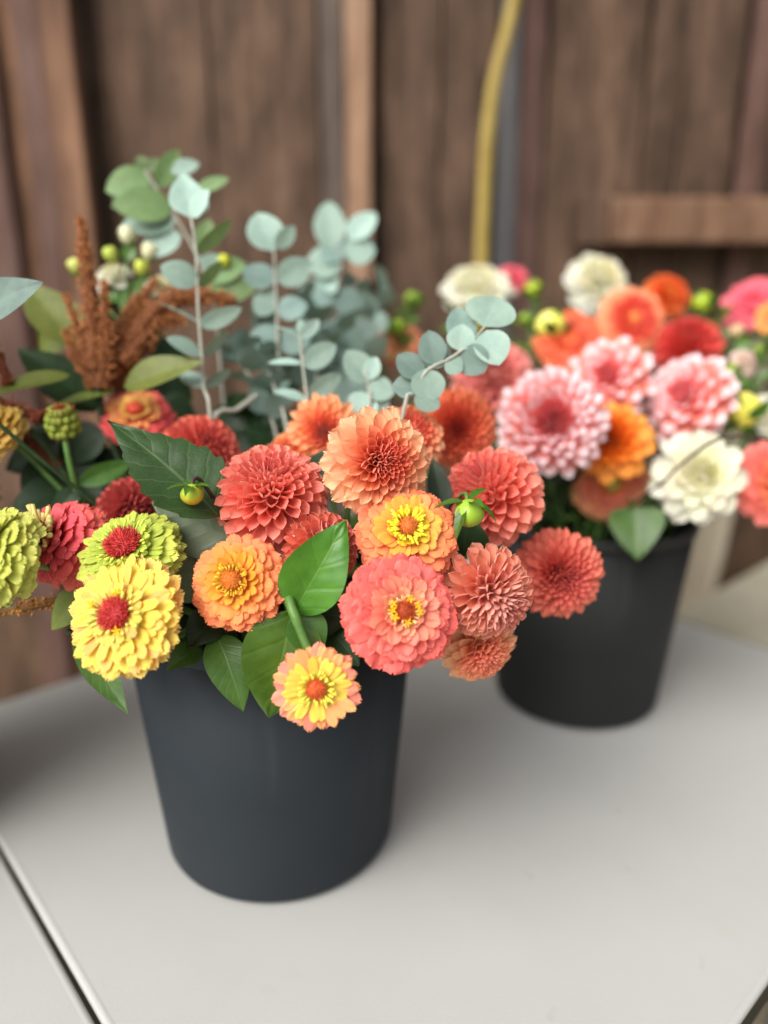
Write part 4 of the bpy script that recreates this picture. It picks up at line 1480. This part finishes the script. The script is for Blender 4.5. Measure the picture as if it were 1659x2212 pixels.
for b, t, wd, m, kw in (((168, 744, ZA + .02), (48, 602, ZA + .02), 106, G_OLIVE, {}), ((150, 810, ZA - .02), (-30, 846, ZA - .05), 62, G_OLIVE, dict(roll=30)),
                        ((268, 834, ZA - .01), (430, 774, ZA - .03), 84, G_OLIVE, dict(roll=-10)), ((205, 890, ZA + .01), (40, 740, ZA + .01), 130, G_DARK, dict(roll=20)),
                        ((245, 845, ZA), (84, 890, ZA - .02), 60, G_OLIVE, dict(roll=45)), ((150, 700, ZA + .03), (80, 760, ZA + .04), 80, G_OLIVE, {}),
                        ((225, 930, ZA), (120, 1000, ZA), 90, G_DARK, {}), ((235, 930, ZA), (330, 960, ZA + .02), 80, G_DARK, {})):
    leafP(root, o, b, t, wd, m, **kw)
ZB = .56
root, o = branch('amaranth', 'dark rust amaranth tassel at the left edge above the tan zinnia', 'amaranth', [(20, 890, ZB), (95, 960, ZB + .01), (150, 1040, ZB + .02)], .0025, STEM_DARK)
for pts, a, b in (([(-30, 870, ZB), (20, 880, ZB), (90, 905, ZB)], 18, 24), ([(-20, 742, ZB), (-5, 770, ZB), (20, 830, ZB)], 10, 20), ([(0, 930, ZB + .02), (60, 950, ZB + .02), (130, 1010, ZB + .02)], 14, 22)):
    plume(root, o, pts, a, b, 1, lin(110, 50, 26), lin(160, 84, 48))
root, o = branch('amaranth', 'drooping amaranth tassel low on the left beneath the yellow green zinnia', 'amaranth', [(-30, 1318, .50), (40, 1312, .50), (120, 1296, .50), (200, 1270, .51)], .0018, STEM_DARK)
plume(root, o, [(-40, 1322, .50), (20, 1318, .50), (70, 1308, .50), (130, 1296, .50)], 10, 20, 1, lin(120, 80, 30), lin(176, 124, 60))

# seed head of a zinnia that lost its petals
root, o = branch('zinnia_seed_head', 'bare green zinnia head with a red top, left of the dark toothed leaf', 'zinnia',
                 [(136, 925, .54), (150, 1000, .54), (166, 1060, .545), (178, 1100, .55)], (.0022, .003), STEM)
Mh = Matrix.Translation(at(134, 908, .54) - o)
g = Geo()
ax = axis_frame(Vector((0, -.25, 1)).normalized())
for k in range(46):
    ph = .5 + 1.5 * (k // 12) / 4
    psi = k * 2.39996
    rr = .0098 * math.sin(ph + .25)
    b = ax @ Vector((rr * math.cos(psi), rr * math.sin(psi), .0075 - .0052 * (k // 12)))
    v, f = sphere(b, .0033, 5, 7, 1.0)
    g.add(v, f, None, jit(lin(128, 140, 50), .15))
v, f = sphere((0, 0, -.002), .0092, 8, 12, 1.0)
g.add(v, f, None, lin(110, 126, 44))
link('bracts', g.mesh('bracts', TINT), root, Mh)
disc_part(root, Mh @ ax.to_4x4() @ Matrix.Translation((0, 0, .008)), .0085, .0022, lin(96, 24, 16), lin(140, 36, 24), lin(160, 60, 30), 70)
leafP(root, o, (166, 1046, .545), (300, 992, .56), 46, G_LEAF, shape='lance', roll=25)
leafP(root, o, (166, 1050, .545), (110, 1130, .53), 50, G_DARK, shape='lance')

# cream buds on a branched stem
root, o = branch('lisianthus', 'cream white lisianthus spray with green buds behind the amaranth spike', 'lisianthus', [(268, 620, .66), (270, 720, .65), (290, 840, .63)], .0018, STEM)


def bud(parent, o, P, Z, rpx, axis, c, cs, sep=5, open_=.5, elong=1.25, twist=.5, lo=.08):
    """closed bud of wrapped petals with green sepals"""
    c0 = at(P[0], P[1], Z) - o
    r = rpx * Z / FPX
    A = axis_frame(cdir(*axis), rnd.uniform(0, 6))
    M = A.to_4x4()
    M.translation = c0
    g = Geo()
    nu, nv = 9, 8
    for k in range(5):
        a0 = k * 6.283 / 5
        vs = []
        for i in range(nu):
            u = i / (nu - 1)
            th = math.pi * (lo + (.94 - lo) * (1 - u))
            rr = r * math.sin(th) * (1 + .06 * (k % 2)) * (.72 + .4 * u) * (1 + .25 * u * open_)
            for j in range(nv):
                s = j / (nv - 1) * 2 - 1
                a = a0 + s * .8 * (1.05 - .3 * u) + u * twist
                vs.append((rr * math.cos(a) * (1 + .05 * s), rr * math.sin(a) * (1 + .05 * s), r * elong * (math.cos(th) * 1.0) + r * .06 * math.sin(s * 5)))
        g.add(vs, gridfaces(nu, nv), None, jit(c, .06))
    link('bud_petals', g.mesh('bud_petals', TINT), parent, M)
    for k in range(sep):
        a = k * 6.283 / sep + .3
        d = Vector((math.cos(a), math.sin(a), -.05 + .7 * (1 - open_)))
        b = Vector((math.cos(a) * r * .35, math.sin(a) * r * .35, -r * elong * .86))
        rot = frame(d, Vector((-math.cos(a) * .4, -math.sin(a) * .4, 1)))
        v, f, uv = leaf_geo(r * 1.5, r * .62, 'lance', -1.2, .3, 0, 8, 5, k)
        Ml = rot.to_4x4()
        Ml.translation = b
        link('sepal', new_mesh('sepal', v, f, G_FRESH, uv), parent, M @ Ml)


CRW = lin(226, 226, 210)
for (x, y), rr, c, ax in (((275, 510), 17, lin(214, 212, 176), (0, .9, .3)), ((240, 552), 15, lin(176, 190, 84), (-.3, .8, .3)), ((322, 546), 16, lin(214, 210, 170), (.2, .9, .3)), ((306, 580), 15, lin(186, 194, 80), (.1, .8, .4)),
                          ((164, 577), 15, lin(196, 204, 110), (-.4, .8, .4)), ((484, 566), 13, lin(190, 196, 60), (.3, .9, .3))):
    Zb = .66
    bud(root, o, (x, y), Zb, rr, ax, c, None, lo=.30 if rr > 25 else .10, elong=1.1 if rr > 25 else 1.3)
    p0 = at(x, y + rr * 1.1, Zb)
    stem_part(root, o, [p0, (p0 + at(270, 690, .65)) * .5 + Vector((0, 0, -.006)), at(270, 700, .65)], .0009, STEM, n=8)
for b, t in (((270, 640, .66), (214, 640, .66)), ((272, 650, .66), (330, 590, .66)), ((270, 560, .66), (290, 530, .66))):
    leafP(root, o, b, t, 34, G_FRESH)

for P, rr, fc in (((250, 606), 42, (-.1, .75, .65)), ((346, 628), 34, (.3, .6, .7))):
    flower('lisianthus', 'soft cream white bloom ' + ('just right of the amaranth spike' if rr > 40 else 'behind the tall eucalyptus stem, above the rust plume'), 'lisianthus', P, .665, rr, fc,
           deco(s0=.28, s1=.62, H=.9, phi=100, outer='open', zones=((20, 'tight'), (45, 'cup'))), PM_WHITE, WHITE)

# leaf entering from the left, nearest the lens
root, o = branch('leafy_stem', 'grey green leaf poking in at the left edge above the olive leaves', 'leaf', [(-70, 720, .50), (-60, 860, .50)], .0016, STEM_DARK)
leafP(root, o, (-80, 690, .50), (86, 606, .485), 104, G_GREYGREEN, bend=.2)

# dark toothed dahlia leaves with a drooping bud
ZD = .468
root, o = branch('dahlia_leaf', 'dark green toothed dahlia leaf pointing up and left, sharp in the middle left', 'leaf', [(478, 1112, ZD), (500, 1140, ZD + .02), (520, 1200, ZD + .05)], .0014, STEM_RED)
leafP(root, o, (474, 1116, ZD - .004), (230, 888, ZD + .006), 184, G_DAHLIA, serr=7, fold=.16, bend=.45, res=(40, 11), wave=.03, shape='acute', roll=10)
root, o = branch('dahlia_leaf', 'pale green dahlia leaf showing its underside below the dark toothed one', 'leaf', [(545, 1180, ZD + .012), (560, 1220, ZD + .03), (560, 1260, ZD + .05)], .0014, STEM_RED)
leafP(root, o, (560, 1190, ZD + .012), (330, 1085, ZD + .016), 150, G_DAHLIA, serr=7, fold=.06, nrm=-(CAM - at(400, 1180, ZD)), bend=.1, res=(30, 11))
leafP(root, o, (470, 1290, ZD + .02), (345, 1105, ZD + .02), 170, G_DAHLIA, serr=7, fold=.06, nrm=-(CAM - at(400, 1180, ZD)), bend=.1, res=(30, 11))


def green_bud(label, P, Z, rpx, axis, sepals, stem_pts, smat, c=lin(150, 168, 50), ripe=lin(206, 160, 40), bucket='front', sl=1.5, group=None):
    """round unopened dahlia bud with spreading sepals; axis points from the bud to its stem"""
    root, o = branch('dahlia_bud', label, 'flower bud', stem_pts, .0013, smat, bucket, group)
    r = rpx * Z / FPX
    c0 = at(P[0], P[1], Z) - o
    ax = cdir(*axis)
    A = axis_frame(ax, .4)
    M = A.to_4x4()
    M.translation = c0
    g = Geo()
    v, f = sphere((0, 0, 0), r, 12, 20, .92)
    v = [(x * (1 + .03 * math.cos(6 * math.atan2(y, x))), y * (1 + .03 * math.cos(6 * math.atan2(y, x))), z) for x, y, z in v]
    t = [mixc(ripe, c, min(1, max(0, (q[2] / r + 1) * .8))) for q in v]
    g.add(v, f)
    me = new_mesh('bud_ball', v, f, bud_m, None, True, t)
    link('bud_ball', me, root, M)
    for k in range(sepals):
        a = k * 6.283 / sepals + .5
        b = Vector((math.cos(a) * r * .25, math.sin(a) * r * .25, r * .82))
        out = k % 2 == 0 or sepals <= 5
        d = Vector((math.cos(a), math.sin(a), rnd.uniform(-.15, .5))) if out else Vector((math.cos(a), math.sin(a), -.9))
        rot = frame(d, Vector((0, 0, 1)) + Vector((math.cos(a), math.sin(a), 0)) * .2)
        _leafn[0] += 1
        v, f, uv = leaf_geo(r * sl * rnd.uniform(.85, 1.15), r * .75, 'lance', rnd.uniform(.3, .9), .35, 0, 12, 7, _leafn[0])
        Ml = rot.to_4x4()
        Ml.translation = b
        link('sepal', new_mesh('sepal', v, f, G_FRESH, uv), root, M @ Ml)
    return root


bud_m = tint_mat('bud_skin', .3)
green_bud('small drooping green bud with spread sepals on a dark stem, over the toothed leaf', (415, 1068), .452, 25, (0.1, .93, .35), 5,
          [(415, 1050, .452), (418, 1036, .454), (432, 1036, .458), (458, 1072, .466), (490, 1120, .49)], STEM_RED, sl=1.9)
green_bud('fat green bud with leafy sepals, right of the orange coral zinnia', (1014, 1108), .448, 33, (-.15, .86, .45), 6,
          [(1010, 1086, .448), (1006, 1066, .452), (990, 1080, .48), (975, 1140, .52)], STEM, c=lin(140, 172, 52), ripe=lin(150, 168, 60), sl=2.3)
BUDLAB = (('pale yellow opening bud left of the loose orange zinnia', (1190, 704), .80, 34, lin(222, 218, 96), lin(232, 222, 150)),
          ('large pale yellow bud near the right edge above the twig', (1602, 888), .74, 42, lin(226, 220, 90), lin(236, 218, 140)),
          ('tiny lime bud standing right of the small pink zinnia', (1152, 624), .90, 18, lin(170, 190, 44), lin(190, 196, 50)),
          ('lime bud right of the bright orange dahlia', (1518, 654), .90, 22, lin(170, 190, 44), lin(196, 200, 50)),
          ('green bud left of the flat cream dahlia', (892, 648), .88, 19, lin(120, 150, 44), lin(150, 170, 50)),
          ('lime bud among the sprays behind the eucalyptus tip', (858, 706), .80, 18, lin(140, 170, 50), lin(170, 186, 60)),
          ('lime bud lowest of the sprays beside the pale blossom', (1582, 800), .78, 15, lin(160, 184, 60), lin(196, 200, 80)),
          ('pinkish bud between the rose pink zinnia and the pale blossom', (1592, 716), .82, 16, lin(206, 170, 130), lin(226, 180, 160)),
          ('green bud over the dusty pink dahlia', (1136, 690), .84, 15, lin(130, 160, 50), lin(170, 186, 60)),
          ('small lime bud at the right edge under the orange zinnia', (1640, 760), .80, 16, lin(150, 176, 54), lin(180, 190, 70)))
for lab, P, Z, rr, c, rp in BUDLAB:
    green_bud(lab, P, Z, rr, (rnd.uniform(-.3, .3), -.55, .5), 6, [(P[0], P[1] + rr, Z + .003), (P[0] + rnd.uniform(-8, 8), P[1] + 60, Z + .004), (P[0] + rnd.uniform(-20, 20), P[1] + 130, Z)], STEM, c, rp, 'back', 1.5)


# leafy sprays among the blurred flowers
def spray(label, top, bot, n, size, mat, bucket, smat=None, group=None, shape='ovate', dots=None):
    root, o = branch('leafy_stem', label, 'foliage', [top, tuple((a + b) / 2 for a, b in zip(top, bot)), bot], (.0008, .0016), smat or STEM, bucket, group)
    P0, P1 = at(*top), at(*bot)
    for i in range(n):
        t = (i + .3) / n
        p = P0.lerp(P1, t)
        a = i * 2.4 + rnd.uniform(-.4, .4)
        d = (RIGHT * math.cos(a) + UP * (.35 + .3 * math.sin(a)) - FWD * math.sin(a) * .8).normalized()
        s = size * rnd.uniform(.75, 1.2)
        put_leaf(root, o, p, p + d * s, s * rnd.uniform(.4, .55), mat, nrm=Vector((0, -.5, 1)), shape=shape, bend=rnd.uniform(.2, .8), res=(10, 7), roll=rnd.uniform(-35, 35))
    return root


for lab, top, bot, n, s, m in (('bright green leaves in front of the coral and peach zinnia', (852, 676, .80), (880, 760, .80), 8, .028, G_FRESH),
                               ('green leaves under the flat cream dahlia', (985, 668, .86), (1000, 740, .84), 7, .03, G_FRESH),
                               ('green leaves between the pink zinnia and the yellow bud', (1160, 664, .86), (1180, 750, .84), 8, .03, G_FRESH),
                               ('fresh green spray under the rose pink zinnia', (1560, 724, .83), (1580, 800, .80), 8, .028, G_FRESH),
                               ('green spray at the right edge beside the pale blossom', (1640, 790, .78), (1620, 870, .76), 8, .03, G_FRESH),
                               ('dark leaves behind the muted tan zinnia', (1270, 1010, .78), (1290, 1120, .76), 8, .045, G_LEAF),
                               ('dark leaves under the cream dahlia by the back bucket rim', (1450, 1060, .76), (1420, 1130, .76), 8, .04, G_LEAF),
                               ('leaves low behind the coral dahlia and the green bud', (1180, 1040, .72), (1220, 1120, .74), 8, .045, G_DARK),
                               ('fine green spray left of the rose pink zinnia', (1560, 668, .86), (1545, 740, .84), 9, .020, G_FRESH),
                               ('small leaved spray between the red dahlia and the pale blossom', (1590, 740, .80), (1560, 830, .78), 9, .022, G_FRESH),
                               ('green spray right of the pale blossom under the orange zinnia', (1650, 730, .80), (1630, 800, .78), 9, .022, G_LEAF),
                               ('leaves behind the big yellow bud at the right', (1570, 850, .78), (1590, 930, .77), 8, .03, G_LEAF),
                               ('olive leaves behind the yellow bud', (1150, 700, .84), (1140, 790, .82), 7, .035, G_OLIVE)):
    spray(lab, top, bot, n, s, m, 'back')
root, o = branch('leafy_stem', 'single heart shaped leaf hanging over the rim of the back bucket', 'leaf', [(1372, 1096, .69), (1360, 1080, .71), (1350, 1090, .74)], .0014, STEM, 'back')
leafP(root, o, (1374, 1094, .69), (1378, 1208, .672), 116, G_LEAF, shape='heart', bend=.3, nrm=CAM - at(1378, 1150, .68))

# dark twig
TP = [(1418, 1052, .66), (1462, 1012, .635), (1520, 966, .62), (1570, 944, .615), (1640, 946, .62), (1720, 975, .64)]
pp = [at(*q) for q in TP]
root = thing('twig', 'thin dark twig arching across the cream dahlia to the right edge', 'twig', pp[0])
c, rb, rt, H = BUCKETS['back']
stem_part(root, pp[0], [pp[0] + Vector((-.03, .05, -.05))] + pp, .0013, STEM_RED, n=40)

# leaves round the front rim
ZR = .445
for lab, b, t, wd, m, kw in (('round dark leaf hanging over the front rim left of the small zinnia', (468, 1372, ZR + .02), (528, 1532, ZR - .005), 96, G_LEAF, dict(bend=.9, fold=.1)),
                             ('curled dark leaf under the neatly layered orange zinnia', (470, 1330, ZR + .03), (404, 1392, ZR + .005), 84, G_DARK, dict(bend=.8, wave=.06)),
                             ('dark leaf under the lower left of the big coral pink zinnia', (690, 1340, ZR + .03), (776, 1432, ZR + .01), 110, G_DARK, dict(bend=.6)),
                             ('long leaf hanging down past the table from behind the yellow zinnia', (160, 1370, ZR + .03), (280, 1540, ZR + .035), 66, G_LEAF, dict(bend=-.5, shape='lance', roll=20)),
                             ('olive leaf left of the yellow zinnia in the shade', (190, 1270, ZR + .05), (104, 1362, ZR + .05), 70, G_OLIVE, dict(bend=.4)),
                             ('dark leaf between the large peach dahlia and the bright coral one', (960, 1110, .50), (934, 985, .51), 52, G_DARK, dict(shape='lance')),
                             ('dark leaf under the fat green bud', (1000, 1200, .50), (1010, 1110, .49), 110, G_DARK, {}),
                             ('green leaf edge between the yellow zinnia and the orange one', (430, 1400, ZR + .03), (360, 1440, ZR + .01), 60, G_LEAF, dict(bend=.8)),
                             ('small dark leaf in the gap between orange zinnia and pointed leaf', (560, 1400, ZR + .04), (600, 1440, ZR + .02), 90, G_DARK, {}),
                             ('dark leaf in the gap left of the dusky salmon dahlia', (1000, 1340, .50), (946, 1190, .49), 110, G_DARK, {}),
                             ('dark leaf filling the gap under the orange peach dahlia', (680, 1060, .53), (730, 960, .53), 90, G_DARK, {}),
                             ('dark leaf behind the pointed green zinnia leaf', (700, 1330, ZR + .03), (760, 1330, ZR + .02), 110, G_DARK, {})):
    root, o = branch('leafy_stem', lab, 'leaf', [b, (b[0], b[1] - 10, b[2] + .02)], .0013, STEM_DARK)
    leafP(root, o, b, t, wd, m, **kw)

# the small zinnia's own stem with its clasping glossy leaves
small = [q for q in bpy.data.objects if q.get('label', '').startswith('small open yellow')][0]
o = small.location.copy()
node = at(632, 1318, .438)
head = at(684, 1484, .435)
stem_part(small, o, [head, at(676, 1430, .434), at(655, 1375, .436), node, at(622, 1296, .455), Vector((-.07, .5, TABLE_Z + .21)), o], (.0028, .0034), STEM, n=30)
leafP(small, o, (632, 1326, .445), (746, 1126, .436), 140, G_FRESH, bend=.35, fold=.22, res=(24, 13), roll=16, shape='ovate', wave=.03)
leafP(small, o, (630, 1318, .446), (580, 1560, .442), 176, G_FRESH, bend=.45, fold=.14, res=(24, 13), roll=-8, wave=.03)
leafP(small, o, (640, 1322, .446), (694, 1420, .444), 92, G_LEAF, bend=.3, fold=.2, res=(16, 9))

# filler foliage inside the bouquets
for bk, n, zr in (('front', 11, .07), ('back', 9, .10)):
    c, rb, rt, H = BUCKETS[bk]
    for i in range(n):
        a = i * 2.4
        rr = rt * (.25 + .65 * ((i * .618) % 1))
        p = Vector((c.x + rr * math.cos(a), c.y + rr * math.sin(a) * .9 + .02, c.z + H - .01))
        foot = Vector((c.x - rr * .5 * math.cos(a), c.y - rr * .5 * math.sin(a), c.z + .012))
        root = thing('leafy_stem', 'dark leafy stem down among the flower stems of the ' + ('front' if bk == 'front' else 'back') + ' bouquet', 'foliage', foot, 'leafy stems inside the %s bouquet' % bk)
        top = p + Vector((math.cos(a) * .02, math.sin(a) * .02 + .01, zr * rnd.uniform(.5, 1)))
        stem_part(root, foot, [top, p, (p + foot) / 2, foot], .0018, STEM_DARK, n=12)
        for k in range(8):
            b = p.lerp(top, k / 8)
            an = k * 2.4 + i
            d = Vector((math.cos(an), math.sin(an), rnd.uniform(-.1, .5)))
            s = rnd.uniform(.04, .06)
            put_leaf(root, foot, b, b + d.normalized() * s, s * .5, rnd.choice([G_DARK, G_DARK, G_LEAF]), nrm=Vector((0, 0, 1)), bend=rnd.uniform(.2, .7), res=(10, 7))

# unseen third bouquet, added past the left edge to shade that side of the table
c, rb, rt, H = BUCKETS['left']
for i in range(12):
    a = i * 2.4
    rr = rt * (.3 + .6 * ((i * .618) % 1))
    p = Vector((c.x + rr * math.cos(a), c.y + rr * math.sin(a), c.z + H - .01))
    foot = Vector((c.x - rr * .5 * math.cos(a), c.y - rr * .5 * math.sin(a), c.z + .012))
    root = thing('leafy_stem', 'leafy stem of the unseen bouquet added past the left edge for shade', 'foliage', foot, 'leafy stems of the added shading bouquet')
    top = p + Vector((math.cos(a) * .06, math.sin(a) * .06, rnd.uniform(.02, .30)))
    top.x = min(top.x, -.34)
    stem_part(root, foot, [top, p, (p + foot) / 2, foot], .002, STEM_DARK, n=12)
    for k in range(44):
        b = p.lerp(top, k / 43)
        an = k * 2.4 + i
        d = Vector((math.cos(an), math.sin(an), rnd.uniform(-.1, .5))).normalized()
        sz = rnd.uniform(.07, .10)
        tp = b + d * sz
        Zl = (tp - CAM).dot(FWD)
        lim = -.522 * Zl - .012
        if max(tp.x, b.x) > lim:
            tp.x = lim - .01
            b = Vector((min(b.x, lim - .03), b.y, b.z))
            d = (tp - b)
            sz = d.length
            d.normalize()
        put_leaf(root, foot, b, b + d * sz, sz * .6, rnd.choice([G_DARK, G_OLIVE, G_LEAF]), nrm=Vector((0, 0, 1)), bend=rnd.uniform(.2, .7), res=(10, 7))

# deep green leaves in the shade between the flowers on the left
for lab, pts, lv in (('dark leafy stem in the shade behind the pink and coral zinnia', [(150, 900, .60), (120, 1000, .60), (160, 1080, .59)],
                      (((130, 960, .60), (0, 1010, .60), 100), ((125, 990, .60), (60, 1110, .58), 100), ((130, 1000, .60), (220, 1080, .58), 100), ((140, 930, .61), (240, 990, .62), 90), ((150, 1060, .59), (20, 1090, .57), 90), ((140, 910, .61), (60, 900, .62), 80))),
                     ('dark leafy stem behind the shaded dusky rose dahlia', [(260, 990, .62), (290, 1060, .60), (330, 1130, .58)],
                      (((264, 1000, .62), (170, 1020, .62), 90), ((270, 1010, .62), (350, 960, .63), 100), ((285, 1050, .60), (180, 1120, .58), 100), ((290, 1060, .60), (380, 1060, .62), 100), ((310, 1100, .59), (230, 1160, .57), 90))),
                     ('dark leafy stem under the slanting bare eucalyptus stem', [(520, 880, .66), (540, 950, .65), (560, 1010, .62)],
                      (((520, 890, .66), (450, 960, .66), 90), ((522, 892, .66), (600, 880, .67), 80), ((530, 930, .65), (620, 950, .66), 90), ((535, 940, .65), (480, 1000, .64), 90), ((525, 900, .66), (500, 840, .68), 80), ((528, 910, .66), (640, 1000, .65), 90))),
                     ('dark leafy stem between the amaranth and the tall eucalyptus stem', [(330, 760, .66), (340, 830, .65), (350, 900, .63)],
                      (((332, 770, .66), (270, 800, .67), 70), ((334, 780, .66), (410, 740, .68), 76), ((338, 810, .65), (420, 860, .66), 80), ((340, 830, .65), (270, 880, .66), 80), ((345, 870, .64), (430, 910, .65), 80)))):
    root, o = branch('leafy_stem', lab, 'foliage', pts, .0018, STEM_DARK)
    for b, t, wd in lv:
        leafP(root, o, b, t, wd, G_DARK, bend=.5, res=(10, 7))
